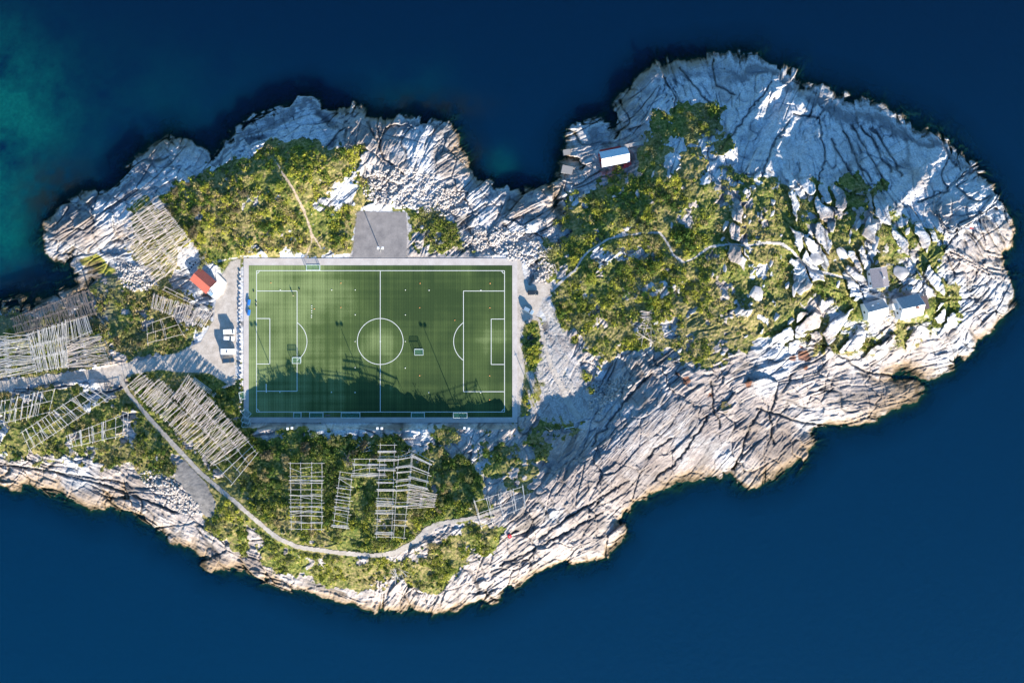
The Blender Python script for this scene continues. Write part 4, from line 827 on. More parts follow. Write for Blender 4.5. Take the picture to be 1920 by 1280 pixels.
for (a, b, c, d), n_, pal in SC:
    us = rng.uniform(a, b, n_ * 5); vs = rng.uniform(c, d, n_ * 5); vg = sampveg(us, vs); cl = .42 + 1.5 * fbm(us / 24, vs / 24, 4, 400)
    ok = (vg > .45) & (rng.random(len(us)) < cl) & (samp(dpitch, us, vs) < -7) & (samp(dlot, us, vs) < -4) & (samp(dfoot, us, vs) < -4) & (samp(droad, us, vs) < -4) & (samp(dtrk, us, vs) < -3) & (samp(dpad, us, vs) < -5)
    us, vs = us[ok][:n_], vs[ok][:n_]; cu.append(us); cv.append(vs)
    pi = np.clip(((.5 + .7 * fbm(us / 30, vs / 30, 3, 500)) * .6 + .4 * rng.random(len(us))) * len(pal), 0, len(pal) - 1).astype(int); pc.append(PAL[np.array(pal)[pi]])
cu = np.concatenate(cu); cv = np.concatenate(cv); pc = np.concatenate(pc)
keep = np.ones(len(cu), bool)
HOUSEZ = [(385, 527, 30), (1152, 295, 30), (1645, 520, 22), (1637, 580, 26), (1707, 575, 40), (362, 498, 14), (955, 1002, 8), (1812, 428, 20), (1190, 272, 16)]
for a, b, r_ in HOUSEZ: keep &= (cu - a) ** 2 + (cv - b) ** 2 > r_ ** 2
cu, cv, pc = cu[keep], cv[keep], pc[keep]; nS = len(cu)
cz = terr(cu, cv); kk2 = S * (1 - cz / HC)
dense = np.exp(-(((cu - 620) / 230) ** 2 + ((cv - 880) / 80) ** 2)) + .5 * np.exp(-(((cu - 1120) / 100) ** 2 + ((cv - 470) / 120) ** 2))
rad = (.4 + 1.35 * rng.random(nS) ** 2.2) * (1 + .45 * dense); hg = rad * rng.uniform(.7, 1.2, nS)
q, F_, cl = leaves((cu - NU) * kk2, (NV - cv) * kk2, cz + .1, rad, hg, pc, 46, np.full(nS * 46, .42))
o = link('scrub', mesh_np('scrub', q, F_, M_LEAF, [('leafcol', 'POINT', cl)])); tag(o, 'low yellow-green scrub and heather covering the turf', kind='stuff')

# single bushes
M_BARK = node_mat('bark', (.14, .10, .075), .9, var=.3)
CROWN = []
for k in range(9):
    pal = PAL[[0, 1, 4, 2, 6, 7, 3, 5, 1][k]]; nl_ = 7; a = rng.uniform(0, 6.28, nl_); r_ = rng.uniform(.2, .75, nl_)
    q, F_, cl = leaves(np.cos(a) * r_, np.sin(a) * r_, rng.uniform(.5, 1.0, nl_), rng.uniform(.35, .6, nl_), rng.uniform(.3, .55, nl_), np.tile(pal, (nl_, 1)) * rng.uniform(.75, 1.3, (nl_, 1)), 85, np.full(nl_ * 85, .17))
    CROWN.append(mesh_np('crown', q, F_, M_LEAF, [('leafcol', 'POINT', cl)]))
def trunk_mesh():
    t = MB(); t.tube((0, 0, -.2), (.03, .02, .35), .07, .055, 6)
    for a in range(4):
        t.tube((.03, .02, .33), (.4 * math.cos(a * 1.6), .4 * math.sin(a * 1.6), .85), .045, .015, 5)
    return t.mesh('trunk', M_BARK)
TR = trunk_mesh()
def bush(u, v, r_px, k, label, group, hf=1.0):
    z = float(terr(u, v)); t = empty('bush', P(u, v, z), random.uniform(0, 6.28), label, 'bush', group); s = r_px * S
    t.scale = (s, s, s * .85 * hf)
    link('crown', CROWN[k], t); link('trunk', TR, t)
BZ = [((455, 545, 832, 930), 24, (0, 7, 1, 0), 'dark green bush in the thicket left of the fish racks below the pitch', 'bushes left of the southern racks'),
      ((610, 640, 850, 1000), 10, (0, 1, 3), 'green bush in the strip between two southern racks', 'bushes between the southern racks'),
      ((820, 900, 840, 960), 20, (0, 1, 7, 2), 'dark bush in the thicket right of the southern racks', 'bushes right of the southern racks'),
      ((560, 800, 812, 860), 22, (0, 4, 2, 3), 'bush on the ledge between rock face and southern racks', 'bushes on the ledge below the pitch'),
      ((1050, 1300, 340, 600), 42, (2, 3, 1, 6, 0), 'olive bush in the rough scrub between pitch and eastern hill', 'bushes of the eastern scrub'),
      ((1210, 1340, 195, 300), 10, (2, 3), 'bush in the sheltered gully under the eastern dome', 'bushes in the dome gully'),
      ((330, 460, 340, 480), 30, (3, 6, 1, 2, 4), 'bush in the scrub right of the uppermost fish rack', 'bushes by the upper rack'),
      ((480, 660, 280, 470), 28, (3, 6, 1, 0), 'bush in the scrub beside the brown dirt track', 'bushes by the dirt track'),
      ((977, 1010, 610, 780), 12, (3, 1, 6), 'bush in the strip between pitch edge and scree', 'bushes right of the pitch'),
      ((400, 930, 945, 1090), 34, (1, 3, 2, 7), 'bush on the slope between the southern road and the shore', 'bushes on the southern slope'),
      ((415, 455, 725, 820), 10, (0, 1, 3), 'bush beside the lower left corner of the pitch', 'bushes by the lower left corner'),
      ((215, 350, 590, 668), 14, (2, 1, 4), 'bush in the hollow inside the gravel road bend', 'bushes inside the road bend'),
      ((20, 330, 720, 880), 18, (1, 2, 0), 'bush near the racks at the lower left', 'bushes by the lower left racks')]
for (a, b, c, d), n_, ks_, lab, grp in BZ:
    c_ = 0; tr_ = 0
    while c_ < n_ and tr_ < 900:
        tr_ += 1; u_ = random.uniform(a, b); v_ = random.uniform(c, d)
        if sampveg(np.array(u_), np.array(v_)) < .5 or samp(dlot, np.array(u_), np.array(v_)) > -7 or samp(droad, np.array(u_), np.array(v_)) > -7 or samp(dfoot, np.array(u_), np.array(v_)) > -8 or samp(dpitch, np.array(u_), np.array(v_)) > -9 or samp(dpad, np.array(u_), np.array(v_)) > -9 or samp(dtrk, np.array(u_), np.array(v_)) > -7: continue
        if any((u_ - x) ** 2 + (v_ - y) ** 2 < (r_ + 4) ** 2 for x, y, r_ in HOUSEZ): continue
        bush(u_, v_, random.uniform(5, 10.5) * (1.25 if 'eastern' in lab else 1), random.choice(ks_), lab, grp); c_ += 1
for (u_, v_, r_, k_, lab) in [(503, 848, 14, 4, 'grey-brown bush with bare twigs, left end of the southern thicket'), (570, 838, 14, 4, 'rounded grey-pink bush on the ledge below the left floodlight'), (1175, 412, 17, 2, 'round olive bush above the fork in the footpath'), (1205, 428, 13, 2, 'round olive bush inside the footpath bend'), (1280, 446, 19, 1, 'bright green leafy bush filling the hollow by the footpath'), (1290, 464, 12, 1, 'bright green bush at the tip of the footpath bend'), (1036, 475, 16, 2, 'olive bush between rubble and footpath'), (367, 438, 14, 4, 'pinkish brown bush right of the uppermost rack'), (370, 400, 13, 4, 'grey bush by the upper right edge of the uppermost rack'), (378, 495, 12, 2, 'bush behind the red-roofed house'), (418, 503, 9, 3, 'yellow-green bush beside the red-roofed house terrace'), (1010, 722, 11, 2, 'olive bush alone on the scree right of the pitch'), (1000, 745, 9, 6, 'yellow-green bush at the lower end of the scree'), (1156, 322, 12, 3, 'yellow-green bush just below the red cabin'), (1333, 212, 11, 3, 'lit bush in the notch under the dome')]:
    bush(u_, v_, r_, k_, lab, None)

# ------------------------------------------------------------------ fish drying racks
def q_at(quad, s, t):
    (ax, ay), (bx, by), (cx, cy), (dx, dy) = quad       # a start-left, b start-right, c end-right, d end-left
    return ((ax * (1 - s) + bx * s) * (1 - t) + (dx * (1 - s) + cx * s) * t, (ay * (1 - s) + by * s) * (1 - t) + (dy * (1 - s) + cy * s) * t)
PDIM = {}
def rack(quad, bays, npoles, h, label, mat=None, clusters=None, ntr=None, jit=.5, over=.12, tilt=.0, bundle=1):
    """poles lie across the bays (s direction); rails run start to end (t direction)"""
    mat = mat or M_WOOD
    cu_, cv_ = q_at(quad, .5, .5); zc = [ground(*p, 6) for p in quad]
    zb = lambda s, t: (zc[0] * (1 - s) + zc[1] * s) * (1 - t) + (zc[3] * (1 - s) + zc[2] * s) * t
    up = max(0, max(ground(*q_at(quad, s_, t_), 5) - zb(s_, t_) for s_ in (.15, .5, .85) for t_ in (.1, .3, .5, .7, .9))) * .75
    zt = lambda s, t: up + (zc[0] * (1 - s) + zc[1] * s) * (1 - t) + (zc[3] * (1 - s) + zc[2] * s) * t
    base = Vector(P(cu_, cv_, zt(.5, .5))); T = empty('drying_rack', base, 0, label, 'drying rack', 'wooden fish drying racks')
    W = lambda s, t, dz: Vector(P(*q_at(quad, s, t), zt(s, t) + dz)) - base
    G = lambda s, t: Vector(P(*q_at(quad, s, t), zt(s, t) - up)) - base
    length = math.dist(q_at(quad, .5, 0), q_at(quad, .5, 1)) * S
    nt_ = ntr or max(2, int(length / 4.5) + 1)
    for i in range(bays + 1):
        s = i / bays; m_ = MB(); seg = 5; pts = [W(s + random.uniform(-.012, .012), -.02 + 1.04 * j / seg, h + random.uniform(-.06, .06)) for j in range(seg + 1)]
        for a, b in zip(pts, pts[1:]): m_.tube(a, b, .085, .08)
        m_.build('rail', mat, T)
    for j in range(nt_):
        t = j / (nt_ - 1) if nt_ > 1 else .5
        for i in range(bays + 1):
            s = i / bays; sp = .28 / bays
            m_ = MB(); m_.tube(G(s - sp, t) - Vector((0, 0, .5)), W(s + sp * .08, t, h + .25), .09, .075); m_.tube(G(s + sp, t) - Vector((0, 0, .5)), W(s - sp * .08, t, h + .25), .09, .075)
            m_.build('trestle', mat, T)
        m_ = MB(); m_.tube(W(-.04, t, h - .16), W(1.04, t, h - .16), .085); m_.build('crossbeam', mat, T)
    # poles
    spec = []
    if clusters is None:
        per = max(1, npoles // bays)
        for i in range(bays):
            for k_ in range(per):
                if random.random() < .07: continue
                spec.append((i, (k_ + random.uniform(.1, .9)) / per, 1))
    else:
        for c in clusters:
            t, nb = c[0], c[1]; rngb = c[2] if len(c) > 2 else range(bays)
            for i in rngb:
                for k_ in range(nb): spec.append((i, t + (k_ - (nb - 1) / 2) * .16 / length, nb))
    stuff = MB(); n_ = 0; lw = length
    for (i, t, nb) in spec:
        j_ = jit / lw * (1 if nb == 1 else .25)
        a = (i - over + random.uniform(-.05, .05)) / bays; b = (i + 1 + over + random.uniform(-.05, .05)) / bays
        t0 = t + random.gauss(0, j_) + tilt; t1 = t + random.gauss(0, j_) - tilt
        z0 = h + .19 + random.uniform(0, .12); r_ = random.uniform(.07, .105)
        pa, pb = W(a, t0, z0), W(b, t1, z0 + random.uniform(-.05, .05))
        n_ += 1
        m_ = MB() if n_ <= 100 else stuff
        m_.tube(pa, pb, r_, r_ * .8, 5)
        if n_ <= 100: m_.build('pole', mat, T)
    if n_ > 100: tag(stuff.build('pole', mat, T), kind='stuff')
rack([(241, 372), (276, 346), (295, 370), (257, 400)], 2, 14, 4.5, 'upper narrow end of the rack on the north-west rocks, nearest the water', jit=.4)
rack([(214, 424), (298, 378), (369, 470), (290, 530)], 4, 250, 5, 'large dense rack of pale poles above left of the red-roofed house', jit=.7)
# rails run west-east in these : start = north edge ... so poles run north-south
def rack2(tl, tr, br, bl, bays, npoles, h, label, **kw):
    # rails from left to right, poles top to bottom
    rack([tl, bl, br, tr], bays, npoles, h, label, **kw)
rack2((22, 597), (165, 545), (179, 587), (30, 625), 2, 190, 4.5, 'dense brownish rack furthest up on the left edge', mat=M_WOODB, jit=.35)
rack2((50, 628), (121, 606), (127, 685), (67, 695), 3, 126, 4.5, 'grey rack with long parallel poles, left of the twin wheel ruts', mat=M_WOODG, jit=.35)
rack2((122, 605), (163, 593), (172, 620), (125, 641), 1, 22, 4.2, 'small grey rack bay just above the slanting poles by the wheel ruts', mat=M_WOODG, jit=.4)
rack([(125, 645), (184, 627), (203, 681), (128, 688)], 2, 70, 4, 'rack of slanting poles right beside the twin wheel ruts', jit=.9)
rack([(-30, 636), (50, 627), (64, 697), (-30, 712)], 2, 90, 4, 'rack of nearly level poles cut by the left picture edge', mat=M_WOODG, jit=.9)
rack2((288, 553), (396, 588), (382, 612), (285, 575), 1, 62, 4, 'single-bay rack of short poles left of the gravel lot bend', jit=.4)
rack2((310, 538), (400, 582), (396, 586), (306, 543), 1, 1, 3.5, 'bare rail frame just above the single-bay rack', clusters=[])
rack2((275, 608), (325, 591), (343, 626), (277, 643), 2, 1, 3, 'empty rack frame in the scrub inside the road bend', clusters=[(.2, 1), (.55, 1)])
rack([(241, 721), (264, 700), (424, 846), (399, 868)], 1, 88, 4.5, 'long lower bay of the big rack right of the fork, next to the road', jit=.6)
rack([(276, 733), (297, 711), (330, 742), (312, 764)], 1, 18, 4.7, 'short middle rack bay at the upper end of the big rack', jit=.5)
rack([(325, 741), (354, 706), (460, 822), (425, 850)], 2, 170, 5, 'dense pinkish main rack between gravel lot and southern road', jit=.7)
rack([(400, 868), (462, 824), (482, 850), (436, 906)], 3, 10, 4.2, 'mostly empty grid of rails at the lower end of the big rack', mat=M_WOODG, clusters=[(.15, 1), (.5, 2, [0]), (.8, 1, [1, 2])])
rack2((-14, 756), (102, 729), (92, 772), (-14, 797), 2, 1, 4.5, 'rack with sparse white poles cut by the left edge below the road', mat=M_WOODG, clusters=[(.12, 2), (.2, 1), (.3, 2), (.38, 2), (.5, 3), (.66, 4), (.72, 2), (.8, 1)], jit=1.0, tilt=.01)
rack2((41, 810), (172, 724), (205, 744), (56, 842), 2, 1, 4.5, 'slanting rack of thin poles in the grass below the road fork', mat=M_WOODG, clusters=[(.06, 3), (.16, 1), (.22, 3), (.33, 2), (.38, 1), (.47, 3), (.55, 1), (.6, 3), (.68, 1), (.73, 2), (.78, 1), (.84, 2), (.9, 1), (.95, 2)], jit=.8)
rack2((125, 817), (240, 774), (238, 814), (130, 838), 2, 1, 4, 'lowest left rack near the shore rocks', mat=M_WOODG, clusters=[(.05, 2), (.13, 1), (.22, 4), (.36, 2), (.42, 2), (.58, 5), (.64, 1), (.93, 1)], jit=.7)
rack([(544, 868), (604, 868), (603, 992), (546, 991)], 3, 1, 5, 'upright rectangular rack, leftmost of the southern racks', clusters=[(.1, 1), (.26, 3), (.3, 2), (.49, 3), (.53, 1), (.66, 3), (.73, 3), (.78, 1), (.9, 3)], jit=.8, mat=M_WOODG)
rack([(638, 884), (660, 887), (650, 990), (625, 987)], 1, 1, 4.5, 'narrow rack second from left among the southern racks', clusters=[(.1, 2), (.2, 1), (.3, 2), (.38, 1), (.44, 2), (.5, 2), (.57, 2), (.64, 3), (.68, 2), (.74, 1), (.88, 1), (.98, 5)], jit=.9, mat=M_WOODG)
rack([(665, 860), (722, 860), (720, 893), (663, 893)], 2, 1, 4.5, 'low broken rack at the upper middle of the southern racks', clusters=[(.33, 4), (.9, 5), (.5, 1)], jit=1.0, mat=M_WOODG)
rack([(713, 834), (740, 834), (734, 1006), (706, 1006)], 1, 1, 5, 'long middle rack of the southern group reaching the road bend', clusters=[(.07, 5), (.16, 5), (.27, 4), (.41, 4), (.49, 4), (.58, 2), (.61, 2), (.64, 2), (.66, 4), (.71, 2), (.74, 3), (.78, 1), (.96, 6)], jit=.6, mat=M_WOODG)
rack([(747, 856), (772, 852), (757, 1008), (738, 1006)], 1, 1, 5, 'slender rack right of the longest southern rack', clusters=[(.03, 2), (.13, 4), (.2, 3), (.3, 4), (.36, 3), (.42, 4), (.62, 5), (.82, 1), (.84, 1)], jit=.6, mat=M_WOODG)
rack([(774, 846), (806, 862), (798, 918), (768, 912)], 1, 1, 5, 'upper right rack of the southern group with slanting bundles', clusters=[(.12, 6), (.42, 2), (.72, 5), (.95, 4)], jit=.6, mat=M_WOODG)
rack([(768, 914), (816, 926), (812, 950), (764, 952)], 2, 46, 4.5, 'short dense rack at the lower right of the southern group', jit=.3)
rack2((889, 940), (980, 912), (984, 949), (902, 986), 2, 1, 6, 'tall empty rack frame straddling the end of the southern road', mat=M_WOODP, clusters=[(.0, 1), (.27, 1), (.52, 1), (.8, 2), (1.0, 2)], jit=.4, ntr=5)
rack2((1016, 501), (1040, 496), (1044, 510), (1022, 516), 1, 1, 3, 'small bare frame on the rubble right of the pitch corner', clusters=[(.05, 1), (.9, 1)], ntr=2)

def pole_pile(u, v, w_, h_, deg, n_, spread, label, mat=None):
    z = ground(u, v, 4); t = MB(); o0 = Vector(P(u, v, z))
    for k_ in range(n_):
        a = R(deg + random.gauss(0, spread)); L_ = random.uniform(.55, 1) * w_ * S / 2; cx = random.uniform(-.5, .5) * w_ * S * .3; cy = random.uniform(-.5, .5) * h_ * S; b = R(deg)
        c = Vector((cx * math.cos(b) - cy * math.sin(b), cx * math.sin(b) + cy * math.cos(b), .35 + random.uniform(0, .7)))
        d = Vector((math.cos(a), math.sin(a), random.uniform(-.12, .12))) * L_; t.tube(c - d, c + d, .11, .08)
    o_ = t.build('pole_pile', mat or M_WOOD); o_.location = o0; tag(o_, label, 'pile of poles')
pole_pile(1213, 592, 26, 18, 12, 22, 14, 'heap of pale poles on the edge of the eastern scrub')
pole_pile(1216, 622, 50, 30, -42, 18, 30, 'collapsed rack of long poles spilling onto the white slabs')
pole_pile(652, 862, 24, 18, -10, 14, 40, 'collapsed dark rack left of the southern racks', M_WOODB)
pole_pile(683, 838, 28, 16, 25, 9, 35, 'fallen grey poles under the rock face below the pitch', M_WOODG)
pole_pile(745, 1072, 34, 26, -60, 11, 35, 'fallen poles on the slope below the lowest road bend', M_WOODG)
pole_pile(836, 1003, 24, 5, 38, 6, 5, 'neat pile of poles beside the road junction')
pole_pile(429, 722, 26, 4, 24, 7, 3, 'stack of white-topped poles at the lower end of the gravel lot', M_WOODG)
pole_pile(228, 812, 20, 4, 14, 6, 6, 'stack of pale poles at the right end of the lowest left rack')
pole_pile(760, 848, 22, 8, 30, 4, 30, 'few thin poles leaning above the slanting racks', M_WOODG)
# two long walkways left on the lot edge
def gangway(u0, v0, u1, v1, label, wd=.55):
    z = max(ground(u0, v0), ground(u1, v1)) + .5; a = Vector(P(u0, v0, z)); b = Vector(P(u1, v1, z)); c = (a + b) / 2; t = empty('ladder', c, math.atan2((b - a).y, (b - a).x), label, 'ladder'); L_ = (b - a).length
    for s in (-1, 1):
        m_ = MB(); m_.box((0, s * wd / 2, 0), (L_, .12, .12)); m_.build('side_rail', M_ALU, t)
    m_ = MB()
    for k_ in range(int(L_ / .5)): m_.box((-L_ / 2 + .3 + k_ * .5, 0, 0), (.06, wd - .13, .05))
    m_.build('rungs', M_ALU, t)
gangway(363, 708, 405, 739, 'upper of two bluish metal ladders lying in the grass by the lot')
gangway(361, 712, 402, 743, 'lower of two bluish metal ladders lying in the grass by the lot')
bar_thing('plank', M_WHITE, (1058, 803.5), (1077, 799.5), 3.4, .1, 'thin pale plank lying in the shaded green hollow', 'plank')

# ------------------------------------------------------------------ buildings
def slate_mat(name, c, sc=1.6):
    m = node_mat(name, c, .6, var=.18, scale=2.5); nt = m.node_tree; L = nt.links.new; b = nt.nodes['Principled BSDF']
    tc = nnode(nt, 'ShaderNodeTexCoord'); br = nnode(nt, 'ShaderNodeTexBrick'); br.inputs['Scale'].default_value = sc; L(tc.outputs['Object'], br.inputs['Vector'])
    bp = nnode(nt, 'ShaderNodeBump'); bp.inputs['Distance'].default_value = .06; bp.inputs['Strength'].default_value = .5; L(br.outputs['Fac'], bp.inputs['Height']); L(bp.outputs[0], b.inputs['Normal']); return m
M_SLATE = slate_mat('slate_roof', (.27, .32, .36)); M_SLATEB = slate_mat('brown_slate_roof', (.30, .27, .29)); M_REDR = slate_mat('red_roof', (.47, .115, .075), 1.0); M_PALER = slate_mat('sheet_and_sunlit_slope_roof', (.60, .66, .70), .6)  # pale roof: metal sheet on the cabin, painted sunlight on two house slopes
M_WALLW = node_mat('white_boards', (.74, .76, .78), .6, var=.05, scale=1); M_WALLR = node_mat('red_boards', (.42, .035, .04), .7, var=.15, scale=2); M_GLASS = node_mat('window_glass', (.03, .04, .055), .08); M_BRICK = node_mat('brick_chimney', (.35, .16, .11), .8, var=.2, scale=6)
M_DECK = node_mat('dark_deck', (.10, .075, .075), .8, var=.25, scale=3); M_REDD = node_mat('red_deck', (.50, .06, .05), .7, var=.15); M_TERRACE = node_mat('white_terrace', (.72, .70, .66), .8, var=.06, scale=.8); M_FOUND = node_mat('foundation', (.24, .235, .23), .9, var=.1)
def house(name, u, v, L_, W_, he, hr, rz, roofm, wallm, label, chim=(), wins=(), zadd=0.0, trim=None, roof2=None):
    """ridge along local x; u,v centre of the ground plan"""
    z = max(ground(u, v, 12), ground(u, v, 4)) + zadd; t = empty(name, P(u, v, z), rz, label, 'house')
    w = MB(); l, d = L_ / 2, W_ / 2
    w.add([(-l, -d, -2.5), (l, -d, -2.5), (l, d, -2.5), (-l, d, -2.5), (-l, -d, he), (l, -d, he), (l, d, he), (-l, d, he), (-l, 0, hr - .08), (l, 0, hr - .08)], [(0, 1, 5, 4), (1, 2, 6, 9, 5), (2, 3, 7, 6), (3, 0, 4, 8, 7)])
    w.build('wall', wallm, t)
    e = .3; sl = (hr - he) / d
    for s, mm in ((-1, roofm), (1, roof2 or roofm)):
        rf = MB(); y1 = s * (d + e); z1 = he - sl * e; th = .14
        vs = [(-l - e, 0, hr), (l + e, 0, hr), (l + e, y1, z1), (-l - e, y1, z1), (-l - e, 0, hr + th), (l + e, 0, hr + th), (l + e, y1, z1 + th), (-l - e, y1, z1 + th)]
        fs = [(0, 1, 2, 3), (7, 6, 5, 4), (1, 5, 6, 2), (2, 6, 7, 3), (3, 7, 4, 0)]
        if s < 0: fs = [f[::-1] for f in fs]
        rf.add(vs, fs); rf.build('roof', mm, t)
    g = MB()
    for sx in (-1, 1):
        for s in (-1, 1):
            a = Vector((sx * (l + e + .06), 0, hr + .1)); b = Vector((sx * (l + e + .06), s * (d + e), he - sl * e + .1)); g.tube(a, b, .09, n=4)
    g.build('barge_board', trim or M_WHITE, t)
    for (cx, cy, ch, cw_) in chim:
        zb = hr - abs(cy) * sl; c = MB(); c.box((cx, cy, zb + ch / 2 - .4), (cw_, cw_, ch + .8)); c.box((cx, cy, zb + ch + .04), (cw_ + .14, cw_ + .14, .12)); c.build('chimney', M_BRICK if cw_ > .5 else M_WHITE, t)
    for (side, pos, zz, ww, hh) in wins:
        f = MB(); gl = MB()
        if side in 'NS':
            s = 1 if side == 'N' else -1; y0 = s * (d + .02)
            f.box((pos, y0, zz), (ww + .2, .08, hh + .2)); gl.box((pos, y0 + s * .045, zz), (ww, .03, hh))
        else:
            s = 1 if side == 'E' else -1; x0 = s * (l + .02); f.box((x0, pos, zz), (.08, ww + .2, hh + .2)); gl.box((x0 + s * .045, pos, zz), (.03, ww, hh))
        fo = f.build('window', M_WHITE, t); gl.build('pane', M_GLASS, fo)
    return t
W6 = [('W', -1.5, 1.4, .9, 1.1), ('W', 1.5, 1.4, .9, 1.1), ('W', 0, 3.6, .7, .9), ('S', -2.5, 1.4, .9, 1.1), ('S', 0, 1.4, .9, 1.1), ('S', 2.5, 1.4, .9, 1.1), ('N', -1.5, 1.4, .9, 1.1), ('N', 2, 1.4, .9, 1.1), ('E', 0, 1.4, .9, 1.1)]
h1 = house('house', 1696.5, 575.5, 8.0, 7.9, 2.9, 5.6, R(12.5), M_PALER, M_WALLW, 'largest white house, slate roof with painted sunlit south half, dark deck on its right', chim=[(1.2, -.5, 1.1, .75)], wins=W6, zadd=.4, roof2=M_SLATE)  # south slope is slate, coloured pale to paint in its sunlight
pr = MB(); pr.box((-4.9, 1.2, .9), (1.9, 2.2, 2.6)); pr.build('porch', M_WALLW, h1); pr = MB(); pr.box((-4.95, 1.2, 2.28), (2.2, 2.5, .12)); pr.build('porch_roof', M_TERRACE, h1)
dk = MB(); dk.box((6.6, .1, .75), (4.4, 5.2, .2))
for a, b in ((4.7, -2.3), (8.6, -2.3), (4.7, 2.5), (8.6, 2.5)): dk.box((a, b, -.6), (.18, .18, 2.5))
dk.build('deck', M_DECK, h1)
dt = MB(); dt.box((5.9, -.3, 1.55), (1.6, .9, .08)); dt.box((5.9, -.3, 1.2), (.12, .12, .66)); d0 = dt.build('table', M_WHITE); d0.location = h1.matrix_world.translation if False else h1.location; d0.rotation_euler = h1.rotation_euler; tag(d0, 'white garden table on the dark deck of the largest house', 'table')
house('house', 1633.5, 581, 7.0, 6.4, 2.8, 4.9, R(15), M_PALER, M_WALLW, 'small white house, leftmost of the three hill houses', chim=[(-1.3, 1.9, .6, .45), (1, 2.2, .5, .4)], wins=[('W', 0, 1.4, .9, 1), ('S', -1.8, 1.4, .9, 1), ('S', 1.8, 1.4, .9, 1), ('E', 0, 1.4, .9, 1)], zadd=.3, roof2=M_SLATE)  # sunlight on the south slope likewise put into a pale roof colour
house('house', 1641, 521, 6.8, 5.8, 2.9, 4.5, R(-81), M_SLATEB, M_WALLW, 'white square house with brown slate roof above the other two', chim=[(.2, .4, .9, .5)], wins=[('S', -1.8, 1.5, .9, 1), ('S', 1.8, 1.5, .9, 1), ('W', 0, 1.5, .9, 1), ('E', 0, 1.5, .9, 1)], zadd=.2)
house('house', 383.5, 527, 7.8, 5.8, 2.6, 4.2, R(-41), M_REDR, M_WALLW, 'red-roofed house at the edge of the gravel lot', wins=[('S', -2, 1.3, .9, 1), ('S', 2, 1.3, .9, 1), ('E', 1, 1.3, .8, 1)], trim=M_REDR)
h5 = house('cabin', 1148.5, 297, 10.4, 5.6, 2.9, 4.4, R(11), M_PALER, M_WALLR, 'red cabin with a pale metal roof at the northern water edge', chim=[(-1.5, -.4, .5, .25)], wins=[('W', -1.2, 1.4, .8, 1), ('W', 1.2, 1.4, .8, 1), ('S', -2, 1.4, .9, 1), ('S', 2, 1.4, .9, 1), ('N', 0, 1.4, .9, 1)], zadd=.6)
pr = MB(); pr.box((6.0, -1.0, .8), (1.5, 4.6, .2)); pr.box((5.2, -4.1, .82), (3.2, 1.6, .2))
for a, b in ((6.4, 1), (6.4, -3.2), (4.0, -4), (6.4, -4)): pr.box((a, b, -.9), (.15, .15, 2.2))
pr.build('terrace', M_REDD, h5); pr = MB(); pr.box((-.2, 3.6, .1), (8.5, 1.4, .2)); pr.build('rear_deck', M_REDD, h5)
def terrace():
    pl = [(388, 549), (406.5, 527), (403, 511), (407, 511), (425.5, 530), (419, 549), (406, 561), (398, 558)]; mb = MB(); n_ = len(pl)
    for z_ in (-.3, .35): mb.v += [P(a, b, z_) for a, b in pl]
    mb.f += [tuple(range(2 * n_ - 1, n_ - 1, -1))] + [(i, n_ + i, n_ + (i + 1) % n_, (i + 1) % n_) for i in range(n_)]
    o = mb.build('terrace', M_TERRACE); tag(o, 'white paved terrace in front of the red-roofed house', 'terrace')
    b = MB(); b.box((0, 0, .5), (1.5, 1.2, .9)); b.box((0, 0, .98), (1.65, 1.35, .08)); o = b.build('storage_box', node_mat('bluegrey_box', (.25, .38, .5), .5)); o.location = P(396, 551, .35); o.rotation_euler = (0, 0, R(-41)); tag(o, 'blue-grey storage box on the corner of the white terrace', 'box')
terrace()
M_TUB = node_mat('tub_rim', (.75, .8, .82), .5); M_TUBI = node_mat('tub_inside', (.03, .06, .09), .5)
for k_, (u_, v_) in enumerate([(356.5, 494), (367.2, 492.3), (363.4, 496.8), (359.6, 501), (356, 505.6)]):
    z = float(terr(u_, v_)); t = empty('fish_tub', P(u_, v_, z), R(-45), ['fish tub, uppermost left behind the red-roofed house', 'fish tub at the far right of the tubs behind the red-roofed house', 'fish tub in the middle of the row, touching the right one', 'fish tub second from the bottom of the row of tubs', 'lowest fish tub in the row behind the red-roofed house'][k_], 'tub', 'fish tubs behind the red-roofed house')
    m_ = MB()
    for a, b, c, d in ((0, .5, 1.1, .1), (0, -.5, 1.1, .1), (.5, 0, .1, .9), (-.5, 0, .1, .9)): m_.box((a, b, .4), (c, d, .8))
    m_.build('side_wall', M_TUB, t); m_ = MB(); m_.box((0, 0, .2), (.88, .88, .2)); m_.build('floor', M_TUBI, t)
# gangway bridge by the cabin
def bridge():
    za = max(ground(1173, 275, 3), ground(1182, 273, 3), ground(1192, 271, 3)) + .9; a = Vector(P(1172, 275.5, za)); b = Vector(P(1211, 266, max(za, ground(1208, 267, 3) + .7))); c = (a + b) / 2; d = b - a; t = empty('footbridge', c, math.atan2(d.y, d.x), 'wooden footbridge running from the red cabin to the rock', 'footbridge'); L_ = d.length + .5
    m_ = MB()
    for s in (-1, 1): m_.box((0, s * .55, -.12), (L_, .12, .16))
    m_.build('beam', M_WOODB, t); m_ = MB()
    for k_ in range(int(L_ / .32)): m_.box((-L_ / 2 + .16 + k_ * .32, 0, .01), (.2, 1.3, .06))
    m_.build('planks', M_WOOD, t); m_ = MB()
    m_.tube((-L_ / 2, .62, .9), (L_ / 2, .62, .9), .04)
    for k_ in range(5): m_.tube((-L_ / 2 + k_ * L_ / 4, .62, -1.5), (-L_ / 2 + k_ * L_ / 4, .62, .9), .05)
    m_.build('handrail', M_WOOD, t)
bridge()
